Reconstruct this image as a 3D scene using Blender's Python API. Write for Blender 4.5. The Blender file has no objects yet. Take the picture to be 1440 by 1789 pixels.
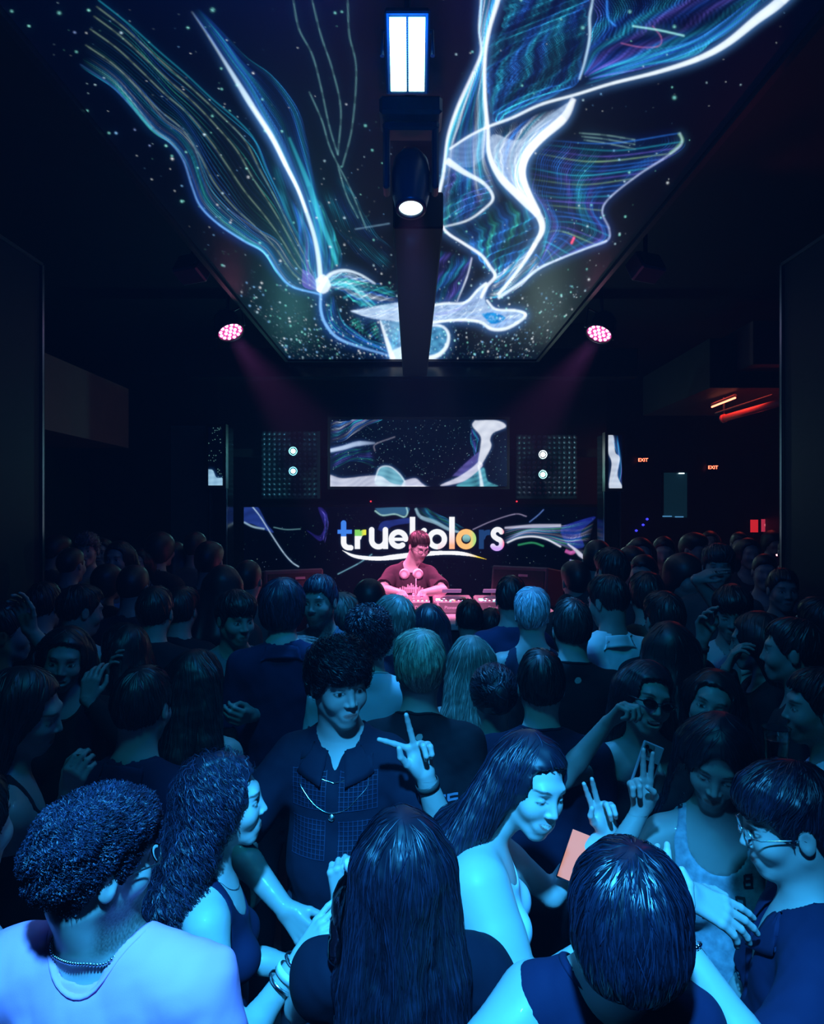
import bpy, math, random
import numpy as np
from mathutils import Vector, Matrix
PI = math.pi
sc = bpy.context.scene
# ------------------------------------------------------------------ camera
F, CX, CY, CAMH = 1200.0, 720.0, 894.5, 2.3
def P(px, py, Y):
    """point of the place seen at a pixel of the photograph, Y metres ahead of the camera"""
    return np.array([(px-CX)/F*Y, Y, CAMH-(py-CY)/F*Y])
cam = bpy.data.cameras.new('camera'); camo = bpy.data.objects.new('camera', cam)
sc.collection.objects.link(camo); sc.camera = camo
camo.location = (0, 0, CAMH); camo.rotation_euler = (PI/2, 0, 0)
cam.sensor_fit = 'HORIZONTAL'; cam.sensor_width = 36.0; cam.lens = 36.0*F/1440; cam.clip_start = 0.05
# ------------------------------------------------------------------ world, exposure
w = bpy.data.worlds.new('world'); sc.world = w; w.use_nodes = True
w.node_tree.nodes['Background'].inputs[0].default_value = (0.02, 0.22, 0.5, 1)
w.node_tree.nodes['Background'].inputs[1].default_value = 0.0035
sc.view_settings.view_transform = 'Standard'; sc.view_settings.look = 'None'
sc.view_settings.exposure = 0.0; sc.view_settings.gamma = 1; sc.view_settings.use_curve_mapping = False
sc.cycles.use_denoising = True; sc.cycles.max_bounces = 4; sc.cycles.diffuse_bounces = 2; sc.cycles.glossy_bounces = 2
sc.cycles.transmission_bounces = 4; sc.cycles.transparent_max_bounces = 6; sc.cycles.volume_bounces = 0
sc.cycles.sample_clamp_indirect = 3.0; sc.cycles.use_adaptive_sampling = True
sc.cycles.caustics_reflective = False; sc.cycles.caustics_refractive = False
# ------------------------------------------------------------------ lamps
def spot(name, loc, to, col, power, angle, blend=0.5, rad=0.1):
    l = bpy.data.lights.new(name, 'SPOT'); o = bpy.data.objects.new(name, l); sc.collection.objects.link(o)
    o.location = loc; d = Vector(to)-Vector(loc); o.rotation_euler = d.to_track_quat('-Z', 'Y').to_euler()
    l.color = col; l.energy = power; l.spot_size = math.radians(angle); l.spot_blend = blend; l.shadow_soft_size = rad
    return o
spot('key_lamp', (-.1, -.25, 4.05), (0, 1.14, 1.45), (.03, .40, 1.0), 1650, 38, .5, .1)
spot('wash_lamp', (-.3, 1.2, 4.35), (.1, 2.7, 1.6), (.012, .42, .75), 125, 72, .9, .2)
spot('moving_head_light', P(718, 372, 3.4)+np.array([0, 0, -.03]), (.12, 3.0, 1.5), (.03, .36, 1.0), 260, 50, .7, .07)
spot('strobe_light', P(712, 106, 2.4), (0, 2.2, 0), (.03, .4, .9), 10, 130, 1, .1)
sg = bpy.data.lights.new('strobe_glow', 'POINT'); sgo = bpy.data.objects.new('strobe_glow', sg); sc.collection.objects.link(sgo); sgo.location = P(712, 100, 2.25)-np.array([0, 0, .05]); sg.energy = 30; sg.color = (0, .13, 1); sg.shadow_soft_size = .1
# ------------------------------------------------------------------ the haze in the air
v = w.node_tree.nodes.new('ShaderNodeVolumeScatter'); v.inputs['Density'].default_value = .0034
v.inputs['Color'].default_value = (.35, .55, 1, 1); v.inputs['Anisotropy'].default_value = .2
w.node_tree.links.new(v.outputs[0], w.node_tree.nodes['World Output'].inputs['Volume'])
# ------------------------------------------------------------------ materials
def mat(name, col=(.5,.5,.5), rough=.6, metal=0.0, spec=.5, emis=None, estr=1.0, bump=None, alpha=None, trans=0.0, attr=None, coat=0.0, tint=None, noise=None, sheen=0.0):
    m = bpy.data.materials.new(name); m.use_nodes = True; nt = m.node_tree; b = nt.nodes['Principled BSDF']
    b.inputs['Base Color'].default_value = (*col, 1); b.inputs['Roughness'].default_value = rough
    b.inputs['Metallic'].default_value = metal; b.inputs['Specular IOR Level'].default_value = spec
    b.inputs['Coat Weight'].default_value = coat; b.inputs['Sheen Weight'].default_value = sheen
    if tint: b.inputs['Specular Tint'].default_value = (*tint, 1)
    if trans: b.inputs['Transmission Weight'].default_value = trans
    if emis: b.inputs['Emission Color'].default_value = (*emis, 1); b.inputs['Emission Strength'].default_value = estr
    if attr:
        a = nt.nodes.new('ShaderNodeAttribute'); a.attribute_name = attr
        if attr == 'Scr':
            nt.links.new(a.outputs['Color'], b.inputs['Emission Color']); b.inputs['Emission Strength'].default_value = estr
        else: nt.links.new(a.outputs['Color'], b.inputs['Base Color'])
    if noise:      # (scale, second colour): a worn, uneven surface
        n = nt.nodes.new('ShaderNodeTexNoise'); n.inputs['Scale'].default_value = noise[0]; n.inputs['Detail'].default_value = 5
        tc = nt.nodes.new('ShaderNodeTexCoord'); nt.links.new(tc.outputs['Object'], n.inputs['Vector'])
        mx = nt.nodes.new('ShaderNodeMix'); mx.data_type = 'RGBA'; mx.inputs[6].default_value = (*col, 1); mx.inputs[7].default_value = (*noise[1], 1)
        nt.links.new(n.outputs[0], mx.inputs[0]); nt.links.new(mx.outputs[2], b.inputs['Base Color'])
    if bump:       # (kind, scale, strength, distance)
        k, s, st, ds = bump
        tc = nt.nodes.new('ShaderNodeTexCoord'); n = nt.nodes.new('ShaderNodeTexNoise'if k == 'noise' else 'ShaderNodeTexVoronoi'); n.inputs['Scale'].default_value = s
        nt.links.new(tc.outputs['Object'], n.inputs['Vector'])
        bp = nt.nodes.new('ShaderNodeBump'); bp.inputs['Strength'].default_value = st; bp.inputs['Distance'].default_value = ds
        nt.links.new(n.outputs[0], bp.inputs['Height']); nt.links.new(bp.outputs[0], b.inputs['Normal'])
    return m
_mc = {}
def M(key, *a, **k):
    if key not in _mc: _mc[key] = mat(key, *a, **k)
    return _mc[key]
# ------------------------------------------------------------------ object helpers
def mesh_obj(name, V, Fc, m, parent=None, smooth=True, attr=None, loc=None):
    """arrays -> ONE linked mesh object; world coordinates, origin moved to loc or to the parent's"""
    V = np.asarray(V, np.float32).reshape(-1, 3)
    me = bpy.data.meshes.new(name)
    if isinstance(Fc, np.ndarray):
        n, k = Fc.shape
        me.vertices.add(len(V)); me.loops.add(n*k); me.polygons.add(n)
        me.loops.foreach_set('vertex_index', Fc.astype(np.int32).ravel())
        me.polygons.foreach_set('loop_start', np.arange(0, n*k, k, dtype=np.int32)); me.polygons.foreach_set('loop_total', np.full(n, k, np.int32))
    else:
        me.from_pydata(V.tolist(), [], [list(f) for f in Fc])
    o = bpy.data.objects.new(name, me); sc.collection.objects.link(o)
    org = np.zeros(3)
    if parent is not None:
        o.parent = parent; org = np.array(parent_world(parent))
    if loc is not None:
        l = np.array(loc); o.location = (l-org); org = l
    me.vertices.foreach_set('co', (V-org).astype(np.float32).ravel()); me.update(calc_edges=True)
    if smooth: me.polygons.foreach_set('use_smooth', np.ones(len(me.polygons), bool))
    if attr is not None:
        for nm, c in attr.items():
            a = me.color_attributes.new(nm, 'FLOAT_COLOR', 'POINT')
            cc = np.ones((len(V), 4), np.float32); cc[:, :3] = c; a.data.foreach_set('color', cc.ravel())
    for mm in (m if isinstance(m, (list, tuple)) else [m]): me.materials.append(mm)
    return o
def parent_world(p):
    l = Vector((0, 0, 0))
    while p is not None: l = l+p.location; p = p.parent
    return l
def tag(o, label=None, cat=None, group=None, kind=None):
    if label: o['label'] = label
    if cat: o['category'] = cat
    if group: o['group'] = group
    if kind: o['kind'] = kind
    return o
def thing(name, loc, label, cat, group=None):
    o = bpy.data.objects.new(name, None); sc.collection.objects.link(o); o.location = loc; o.empty_display_size = .05
    return tag(o, label, cat, group)
class MB:
    """collects boxes, tubes, lathes ... for one mesh"""
    def __init__(s): s.v = []; s.f = []; s.n = 0
    def add(s, V, Fs):
        V = np.asarray(V, float).reshape(-1, 3); s.v.append(V); s.f += [tuple(i+s.n for i in f) for f in Fs]; s.n += len(V); return s
    def box(s, c, h, R=None, bev=0.0):
        """centre, half sizes, rotation; bevelled edges when bev > 0"""
        c = np.array(c, float); h = np.array(h, float)
        if bev <= 0:
            q = np.array([[x, y, z] for x in (-1, 1) for y in (-1, 1) for z in (-1, 1)])*h
            fs = [(0,1,3,2),(4,6,7,5),(0,4,5,1),(2,3,7,6),(0,2,6,4),(1,5,7,3)]
        else:
            q = []; 
            for x in (-1, 1):
                for y in (-1, 1):
                    for z in (-1, 1):
                        k = np.array([x, y, z]);
                        for a in range(3):
                            e = h-bev; e = e.copy(); e[a] = h[a]; q.append(k*e)
            q = np.array(q); I = lambda x, y, z, a: ((x*2+y)*2+z)*3+a
            fs = []
            for a in range(3):
                b, d = (a+1) % 3, (a+2) % 3
                for sgn in (0, 1):
                    r = []
                    for (u, v_) in ((0,0),(1,0),(1,1),(0,1)):
                        k = [0,0,0]; k[a] = sgn; k[b] = u; k[d] = v_; r.append(I(*k, a))
                    fs.append(tuple(r if sgn else r[::-1]))
            for a in range(3):      # edges along axis a
                b, d = (a+1) % 3, (a+2) % 3
                for u in (0, 1):
                    for v_ in (0, 1):
                        k0 = [0,0,0]; k0[b] = u; k0[d] = v_; k1 = list(k0); k1[a] = 1
                        fs.append((I(*k0, b), I(*k1, b), I(*k1, d), I(*k0, d)))
            for x in (0,1):
                for y in (0,1):
                    for z in (0,1): fs.append((I(x,y,z,0), I(x,y,z,1), I(x,y,z,2)))
        if R is not None: q = q @ np.asarray(R).T
        return s.add(q+c, fs)
    def tube(s, pts, r, n=10, cap=True):
        pts = np.array(pts, float); m = len(pts); r = np.broadcast_to(np.array(r, float), (m,))
        T = np.gradient(pts, axis=0) if m > 2 else np.repeat([pts[1]-pts[0]], 2, 0)
        T = T/np.maximum(np.linalg.norm(T, axis=1, keepdims=True), 1e-9)
        up = np.array([0, 0, 1.]) if abs(T[0][2]) < .9 else np.array([1., 0, 0]); V = []
        for i in range(m):
            u = np.cross(T[i], up); u /= max(np.linalg.norm(u), 1e-9); w_ = np.cross(u, T[i]); up = w_
            for j in range(n):
                a = 2*PI*j/n; V.append(pts[i]+r[i]*(math.cos(a)*u+math.sin(a)*w_))
        fs = [(i*n+j, i*n+(j+1) % n, (i+1)*n+(j+1) % n, (i+1)*n+j) for i in range(m-1) for j in range(n)]
        if cap: fs += [tuple(range(n))[::-1], tuple((m-1)*n+j for j in range(n))]
        return s.add(V, fs)
    def lathe(s, prof, c=(0,0,0), axis=(0,0,1), n=24, cap=True):
        """prof: list of (radius, height along axis)"""
        a = np.array(axis, float); a /= np.linalg.norm(a); t = np.array([1., 0, 0]) if abs(a[0]) < .9 else np.array([0, 1., 0])
        u = np.cross(a, t); u /= np.linalg.norm(u); w_ = np.cross(a, u); V = []
        for (r, h) in prof:
            for j in range(n):
                g = 2*PI*j/n; V.append(np.array(c)+a*h+r*(math.cos(g)*u+math.sin(g)*w_))
        m = len(prof); fs = [(i*n+j, i*n+(j+1) % n, (i+1)*n+(j+1) % n, (i+1)*n+j) for i in range(m-1) for j in range(n)]
        if cap: fs += [tuple(range(n))[::-1], tuple((m-1)*n+j for j in range(n))]
        return s.add(V, fs)
    def build(s, name, m, parent=None, smooth=False, loc=None):
        return mesh_obj(name, np.concatenate(s.v), s.f, m, parent, smooth, loc=loc)
def smooth_by_angle(o, deg=40):
    me = o.data; me.polygons.foreach_set('use_smooth', np.ones(len(me.polygons), bool)); me.set_sharp_from_angle(angle=math.radians(deg)); return o
def norm(v): v = np.array(v, float); return v/max(np.linalg.norm(v), 1e-9)
# ------------------------------------------------------------------ signed distance shapes -> meshes
def rc(a, b, ra, rb, k=.01): return ('rc', np.array(a, float), np.array(b, float), ra, rb, k)
def el(c, r, R=None, k=.01): return ('el', np.array(c, float), np.array(r, float), np.eye(3) if R is None else R, k)
def cut(p): return ('cut', p)
def prim_bound(p, m):
    if p[0] == 'rc':
        r = max(p[3], p[4])+m; return np.minimum(p[1], p[2])-r, np.maximum(p[1], p[2])+r
    r = np.abs(p[3]) @ p[2]+m; return p[1]-r, p[1]+r
def prim_dist(p, X, Y, Z):
    if p[0] == 'rc':
        a, b, ra, rb = p[1:5]; ab = b-a; L2 = max(float(ab @ ab), 1e-10)
        px, py, pz = X-a[0], Y-a[1], Z-a[2]
        t = np.clip((px*ab[0]+py*ab[1]+pz*ab[2])/L2, 0, 1)
        return np.sqrt((px-t*ab[0])**2+(py-t*ab[1])**2+(pz-t*ab[2])**2)-(ra+(rb-ra)*t)
    c, r, R = p[1:4]; px, py, pz = X-c[0], Y-c[1], Z-c[2]
    q = [R[0, i]*px+R[1, i]*py+R[2, i]*pz for i in range(3)]
    k0 = np.sqrt(sum((q[i]/r[i])**2 for i in range(3))); k1 = np.sqrt(sum((q[i]/r[i]**2)**2 for i in range(3)))
    return k0*(k0-1)/np.maximum(k1, 1e-6)
class Grid:
    def __init__(s, lo, hi, h):
        s.lo = np.array(lo, float); s.h = h; n = np.maximum(np.ceil((np.array(hi)-s.lo)/h).astype(int)+1, 3)
        s.ax = [(s.lo[i]+h*np.arange(n[i])).astype(np.float32) for i in range(3)]; s.n = n
        s.D = np.full(n, .3, np.float32)
    def XYZ(s, sl=(slice(None),)*3):
        return s.ax[0][sl[0]][:, None, None], s.ax[1][sl[1]][None, :, None], s.ax[2][sl[2]][None, None, :]
    def put(s, prims):
        for p in prims:
            sub = p[0] == 'cut'
            if callable(p): s.D = p(s); continue
            if sub: p = p[1]
            k = p[-1]; lo, hi = prim_bound(p, max(k, 0)+.03)
            i0 = np.clip(((lo-s.lo)/s.h).astype(int), 0, s.n); i1 = np.clip(((hi-s.lo)/s.h).astype(int)+2, 0, s.n)
            if (i1 <= i0).any(): continue
            sl = tuple(slice(a, b) for a, b in zip(i0, i1)); d = prim_dist(p, *s.XYZ(sl)).astype(np.float32); D = s.D[sl]
            if sub: d = -d; m = np.maximum(D, d); s.D[sl] = m+np.maximum(k-np.abs(D-d), 0)**2/(4*k) if k > 0 else m
            else: m = np.minimum(D, d); s.D[sl] = m-np.maximum(k-np.abs(D-d), 0)**2/(4*k) if k > 0 else m
        return s
    def sample(s, Q):
        """trilinear value and gradient at points"""
        g = (Q-s.lo)/s.h; g = np.clip(g, 0, np.array(s.n)-1.001); i = g.astype(int); f = g-i; D = s.D
        def at(a, b, c): return D[i[:, 0]+a, i[:, 1]+b, i[:, 2]+c]
        c000, c100, c010, c110 = at(0,0,0), at(1,0,0), at(0,1,0), at(1,1,0); c001, c101, c011, c111 = at(0,0,1), at(1,0,1), at(0,1,1), at(1,1,1)
        x, y, z = f.T
        def l(a, b, t): return a+(b-a)*t
        v = l(l(l(c000,c100,x), l(c010,c110,x), y), l(l(c001,c101,x), l(c011,c111,x), y), z)
        gx = l(l(c100-c000, c110-c010, y), l(c101-c001, c111-c011, y), z)
        gy = l(l(c010-c000, c110-c100, x), l(c011-c001, c111-c101, x), z)
        gz = l(l(c001-c000, c101-c100, x), l(c011-c010, c111-c110, x), y)
        G = np.stack([gx, gy, gz], 1); return v, G/np.maximum(np.linalg.norm(G, axis=1, keepdims=True), 1e-9)
    def mesh(s):
        D = s.D; nx, ny, nz = D.shape; I = D < 0
        c = np.zeros((nx-1, ny-1, nz-1), np.uint8)
        for a in (0, 1):
            for b in (0, 1):
                for d in (0, 1): c += I[a:nx-1+a, b:ny-1+b, d:nz-1+d]
        ci = np.argwhere((c > 0) & (c < 8))
        if len(ci) == 0: return np.zeros((0, 3)), np.zeros((0, 4), int)
        idx = np.full(c.shape, -1, np.int64); idx[tuple(ci.T)] = np.arange(len(ci))
        acc = np.zeros((len(ci), 3)); cnt = np.zeros(len(ci))
        cs = [(a, b, d) for a in (0, 1) for b in (0, 1) for d in (0, 1)]
        val = {k: D[ci[:, 0]+k[0], ci[:, 1]+k[1], ci[:, 2]+k[2]] for k in cs}
        for k in cs:
            for ax in range(3):
                if k[ax] == 0:
                    k2 = list(k); k2[ax] = 1; k2 = tuple(k2); v0, v1 = val[k], val[k2]; m = (v0 < 0) != (v1 < 0)
                    t = np.where(m, v0/np.where(m, v0-v1, 1), 0); p = np.tile(np.array(k, float), (len(ci), 1)); p[:, ax] += t
                    acc += p*m[:, None]; cnt += m
        V = s.lo+(ci+acc/cnt[:, None])*s.h; Fs = []
        for ax in range(3):
            b, d = (ax+1) % 3, (ax+2) % 3
            s0 = [slice(1, -1)]*3; s0[ax] = slice(0, -1); s1 = list(s0); s1[ax] = slice(1, None)
            A, B = I[tuple(s0)], I[tuple(s1)]; e = np.argwhere(A != B)
            if len(e) == 0: continue
            flip = B[tuple(e.T)]; off = np.ones(3, int); off[ax] = 0; e = e+off; q = []
            for (u, v_) in ((-1, -1), (0, -1), (0, 0), (-1, 0)):
                k = e.copy(); k[:, b] += u; k[:, d] += v_; q.append(idx[tuple(k.T)])
            q = np.stack(q, 1); q[flip] = q[flip][:, ::-1]; Fs.append(q)
        Fq = np.concatenate(Fs); return V, Fq[(Fq >= 0).all(1)]
def blocks_mesh(prims, boxes):
    """one shape meshed in several boxes [(lo, hi, h)], finest first; coarse faces inside a finer box are dropped"""
    VV, FF, n = [], [], 0
    for bi, (lo, hi, h) in enumerate(boxes):
        V, Fq = Grid(lo, hi, h).put(prims).mesh()
        if len(V) == 0: continue
        keep = np.ones(len(Fq), bool); C = V[Fq].mean(1)
        for (l2, h2, hh) in boxes[:bi]:
            keep &= ~((C > np.array(l2)+h*.8+hh).all(1) & (C < np.array(h2)-h*.8-hh).all(1))
        Fq = Fq[keep]; used = np.unique(Fq); rm = np.full(len(V), -1); rm[used] = np.arange(len(used))
        VV.append(V[used]); FF.append(rm[Fq]+n); n += len(used)
    return np.concatenate(VV), np.concatenate(FF)
def wave(X, Y, Z, seed, f):
    r = np.random.RandomState(seed); o = 0
    for i in range(4):
        k = r.normal(size=3); k *= f*(1+.6*i)/np.linalg.norm(k); o = o+np.sin(k[0]*X+k[1]*Y+k[2]*Z+r.rand()*6.3+1.3*np.sin(.6*k[1]*X-.7*k[0]*Z+.5*k[2]*Y))/(1+.5*i)
    return o/2.2
# ------------------------------------------------------------------ people
def Rhead(yaw, pitch=0, roll=0):
    a, p, r = math.radians(yaw), math.radians(pitch), math.radians(roll)
    Rz = np.array([[math.cos(a), math.sin(a), 0], [-math.sin(a), math.cos(a), 0], [0, 0, 1]])
    Rx = np.array([[1, 0, 0], [0, math.cos(p), math.sin(p)], [0, -math.sin(p), math.cos(p)]])
    Ry = np.array([[math.cos(r), 0, math.sin(r)], [0, 1, 0], [-math.sin(r), 0, math.cos(r)]])
    return Rz @ Rx @ Ry
def head_prims(H, R, s, fem, smile, lod):
    e = lambda c, r, k=.01: el(H(c), np.array(r)*s, R, k*s)
    q = lambda a, b, ra, rb, k=.01: rc(H(a), H(b), ra*s, rb*s, k*s)
    j = .92 if fem else 1.0
    L = [e((0, -.014, .028), (.0755, .096, .088)), e((0, .03, -.03), (.056*j, .06, .078), .04),
         q((0, .066, -.096), (0, .064, -.09), .0165*j, .018, .03)]
    for x in (-1, 1):
        L += [q((x*.05*j, -.002, -.05), (x*.014, .06, -.098), .015, .012, .025), e((x*.037, .06, -.03), (.022, .022, .022), .03)]
    L += [q((-.03, .079, .024), (.03, .079, .024), .0125, .0125, .018)]
    if lod < 3:
        for x in (-1, 1): L += [cut(e((x*.031, .1, .001), (.0165, .017, .011), .014))]
        for x in (-1, 1): L += [e((x*.031, .0755, .0), (.0135, .0125, .0125), .003)]
        L += [q((0, .088, .008), (0, .104, -.03), .0065, .0095, .014)]
        for x in (-1, 1): L += [e((x*.0125, .095, -.034), (.0075, .009, .006), .006)]
        c = .0095 if smile else .0015; mw = .03 if smile else .0235
        L += [e((0, .0805, -.068), (mw*1.1, .012, .018), .018)]
        for x in (-1, 1):
            L += [q((x*.003, .0905, -.0615), (x*mw, .078-c*.8, -.065+c), .0045, .0022, .004), q((0, .0895, -.0725), (x*mw*.88, .077-c*.8, -.068+c), .0055, .002, .004)]
        if smile > 1: L += [cut(e((0, .093, -.0685), (mw*.82, .012, .0085), .003))]
    else: L += [q((0, .09, .0), (0, .1, -.03), .008, .011, .014)]
    for x in (-1, 1):
        L += [e((x*.0785, -.008, -.005), (.0065, .018, .031), .006)]
        if lod < 2: L += [cut(e((x*.087, -.004, -.002), (.006, .009, .017), .004))]
    return L
def hand_prims(Wp, fd, bn, side, s, curls, lod):
    """wrist, finger direction, back-of-hand normal, side +1 right -1 left"""
    y = norm(fd); z = norm(bn-np.dot(bn, y)*y); x = np.cross(y, z)*(1 if side > 0 else -1)
    T = lambda v: Wp+(x*v[0]+y*v[1]+z*v[2])*s
    L = []; kx = [-.029, -.0095, .0105, .029]; ky = [.086, .09, .086, .078]
    for i in range(4): L.append(rc(T((kx[i]*.55, .004, 0)), T((kx[i], ky[i], 0)), .0135*s, .0098*s, .014*s))
    L.append(el(T((-.02, .034, -.01)), np.array((.015, .03, .014))*s, np.stack([x, y, z], 1), .014*s))
    ln = [(.043, .026, .021), (.048, .03, .022), (.044, .028, .021), (.035, .021, .018)]; ends = []
    for i in range(4):
        p = np.array([kx[i], ky[i], 0]); a = 0; c = curls[i+1]; sp = (i-1.5)*.09*(1-min(abs(c)/60, 1))
        if isinstance(curls[0], tuple) and len(curls[0]) > 1: sp = curls[0][1][i]
        for jn in range(3):
            a += math.radians(c*(1, 1.15, .8)[jn]); d = np.array([math.sin(sp)*math.cos(a), math.cos(sp)*math.cos(a), -math.sin(a)])
            q = p+d*ln[i][jn]; r = (.0094, .0084, .0076)[jn]
            L.append(rc(T(p), T(q), r*s, (.0086, .0077, .0066)[jn]*s, (.006 if jn == 0 else .003)*s)); p = q
        ends.append(T(p))
    tc = curls[0][0] if isinstance(curls[0], tuple) else curls[0]; t = tc/60.0   # 0 open .. 1 across the palm
    a0 = np.array([-.02, .02, -.006]); a1 = a0+np.array([-.026*(1-.5*t), .03, -.008-.014*t]); a2 = a1+norm([-.022*(1-1.5*t), .03, -.004-.02*t])*.033; a3 = a2+norm([-.008+.036*t, .028, -.012*t])*.027
    L += [rc(T(a0), T(a1), .0145*s, .0115*s, .012*s), rc(T(a1), T(a2), .0112*s, .0095*s, .004*s), rc(T(a2), T(a3), .0095*s, .0078*s, .003*s)]
    return L, T((0, .05, 0))
CURL = dict(relax=[20, 22, 28, 32, 36], fist=[58, 82, 85, 85, 82], open=[0, 4, 3, 4, 8], peace=[55, 3, 4, 82, 82], point=[50, 3, 80, 82, 80],
            hold=[30, 45, 46, 46, 46], horns=[20, 3, 75, 75, 8], flat=[15, 10, 8, 10, 12], pinch=[45, 52, 60, 66, 70], key=[25, 30, 30, 34, 36])
def tone(c, k=1.0): return tuple(min(v*k, 1) for v in c)
SKIN = (.45, .43, .41)
def skin_mat(): return M('skin', SKIN, rough=.5, spec=.4, attr='Col', coat=.06)
def hair_mat(c, rough=.34): return M('hair'+str(c)+str(rough), c, rough=rough, spec=.5, attr='Strand')
def cloth_mat(c, rough=.85, k='noise', sc_=900, st=.25, spec=.2): return M('cloth'+str(c)+str(rough)+k, c, rough=rough, spec=spec, bump=(k, sc_, st, .001), sheen=.0)
HAIRLINE = dict(short=([-.2, -.1, -.075, -.04, -.022, .006, .018, .045, .07, .1], [-.075, -.075, -.07, -.03, .012, .012, -.005, .03, .07, .075]),
                long=([-.2, .005, .02, .045, .062, .1], [-.4, -.4, -.11, .042, .08, .1]),
                fringe=([-.2, .0, .015, .04, .06, .1], [-.4, -.4, -.03, -.0, .03, .028]),
                bowl=([-.2, -.06, -.02, .01, .03, .05, .07, .1], [-.115, -.11, -.07, -.04, -.03, -.005, .02, .026]),
                mop=([-.2, -.1, -.075, -.04, -.022, .006, .018, .045, .06, .1], [-.075, -.075, -.065, -.02, .01, .012, -.005, .025, .046, .046]))
def hair_build(C, R, Rb, N, s, style, L, lod, curl, dens, seed, hv=1.0, part=0.0, droop=(0, 0)):
    """returns vertices, faces: the hair's body and its strands"""
    rs = np.random.RandomState(seed); H = lambda v: C+R @ (np.array(v, float)*s); B = lambda v: N+Rb @ (np.array(v, float)*s)
    hl = {'short': 'short', 'curly': 'mop', 'mop': 'mop', 'bowl': 'bowl', 'long': 'long', 'fringe': 'fringe', 'bun': 'long'}[style]
    e = lambda c, r, k=.02: el(H(c), np.array(r)*s, R, k*s)
    pr = []; t = .012*hv
    if style == 'short': pr = [e((0, -.016, .03), (.078+t*.3, .099+t*.3, .092+t*.6)), e((0, .01, .07), (.06, .078, .044+t), .03)]
    elif style in ('mop', 'curly'): pr = [e((0, -.016, .03), (.08+t*.4, .102+t*.6, .094+t)), e((0, .02, .075), (.074+t*.5, .082+t*.5, .044+t*1.2), .03)]
    elif style == 'bowl': pr = [e((0, -.014, .03), (.088+t*.8, .108+t*.6, .098+t*.8)), e((0, -.03, -.03), (.082+t*.5, .085+t*.5, .075), .03)]
    else: pr = [e((0, -.014, .03), (.084+t*.6, .104+t*.6, .094+t*.8))]
    if style == 'bun': pr += [e((0, -.105, .01), (.045, .045, .06), .012)]
    low = C[2]-.12*s
    if style in ('long', 'fringe'):
        for x in (-1, 1):
            a = H((x*.055, -.035, .02)); w = .045*hv
            b = B((x*.085, -.075, -.02)); c = B((x*(.095+droop[0]), -.105+droop[1], -max(L-.18, .05)*.55)); d = B((x*(.075+droop[0]), -.1+droop[1], -max(L-.18, .06)))
            pr += [rc(a, b, (w+.012)*s, (w+.008)*s, .03), rc(b, c, (w+.008)*s, (w+.006)*s, .03), rc(c, d, (w+.004)*s, .022*s, .03)]
        a = H((0, -.07, -.02)); b = B((0, -.105, -.05)); d = B((0, -.12+droop[1], -max(L-.16, .08)))
        pr += [rc(a, b, .055*s*hv, .06*s*hv, .03), rc(b, d, .06*s*hv, .03*s, .03)]; low = d[2]-.05
    lo = np.minimum(C-.16*s-(.05 if curl else 0), 0+C-.16*s); hi = C+.17*s
    if style in ('long', 'fringe'): lo = np.minimum(lo, np.array([min(B((-.17, -.2, 0))[0], B((.17, -.2, 0))[0], B((-.17, .0, 0))[0], B((.17, 0, 0))[0]), min(B((-.17, -.2, 0))[1], B((.17, -.2, 0))[1], B((0, .05, 0))[1]), low])); hi = np.maximum(hi, np.array([max(B((.17, -.2, 0))[0], B((-.17, -.2, 0))[0], B((.17, .0, 0))[0], B((-.17, 0, 0))[0]), max(B((-.17, -.2, 0))[1], B((.17, -.2, 0))[1], B((0, .05, 0))[1]), C[2]+.16]))
    if style == 'bun': lo = lo-.03; hi = hi+.03
    g = Grid(lo, hi, (.0045, .006, .009, .012)[lod]*(1.25 if L > .4 and lod == 0 else 1)); g.put(pr)
    X, Y, Z = g.XYZ()
    dx, dy, dz = X-C[0], Y-C[1], Z-C[2]
    x = (R[0, 0]*dx+R[1, 0]*dy+R[2, 0]*dz)/s; y = (R[0, 1]*dx+R[1, 1]*dy+R[2, 1]*dz)/s; z = (R[0, 2]*dx+R[1, 2]*dy+R[2, 2]*dz)/s
    zl = np.interp(y, *HAIRLINE[hl])-.006*np.abs(np.sin(x*170+seed))*(y > .03)
    if style in ('long', 'fringe', 'bun'):
        zl = np.where(y > .03, zl-.12*np.abs(x)-np.clip(np.abs(x)-.058, 0, 1)*14, zl)
    if style == 'bun': zl = np.maximum(zl, np.where(y < 0, -.075, zl))
    amp = (.0025, .002, .0015, .001)[lod]
    if curl: amp *= 2.2
    g.D = (np.maximum(g.D, (zl-z)*.75*s)+wave(x, y, z, seed, 70 if not curl else 120)*amp*s).astype(np.float32)
    if style in ('short', 'mop', 'curly'):
        for sx in (-1, 1): g.put([cut(e((sx*.088, -.004, -.008), (.02, .026, .032), .004))])
    if style in ('long', 'fringe'): g.put([cut(e((0, .112, -.03), (.06, .074, .116), .01))])
    V, Fq = g.mesh()
    if len(V) == 0: return V, Fq, np.zeros(0)
    vt = np.full(len(V), .55 if dens > 0 else .9); 
    if dens <= 0: return V, Fq, vt
    n = int(dens*(.6, .65, .55, .5)[lod]); Q = V[rs.randint(0, len(V), n)].copy(); loc = ((Q-C) @ R)/s
    _, G0 = g.sample(Q)
    ok = ~((G0[:, 2] < -.5) & (loc[:, 2] < 0)); Q = Q[ok]; n = len(Q)
    whA = H((part, .06, .1)) if style in ('long', 'fringe') else H((.01, -.035, .11)); whB = H((part, -.05, .1))
    steps = (13, 9, 6, 5)[lod]; ds = (rs.uniform(.035, .085, n) if not curl else rs.uniform(.03, .05, n)*(1.9 if curl == 2 else 1))*(1.5 if L > .3 else 1)/steps
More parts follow.
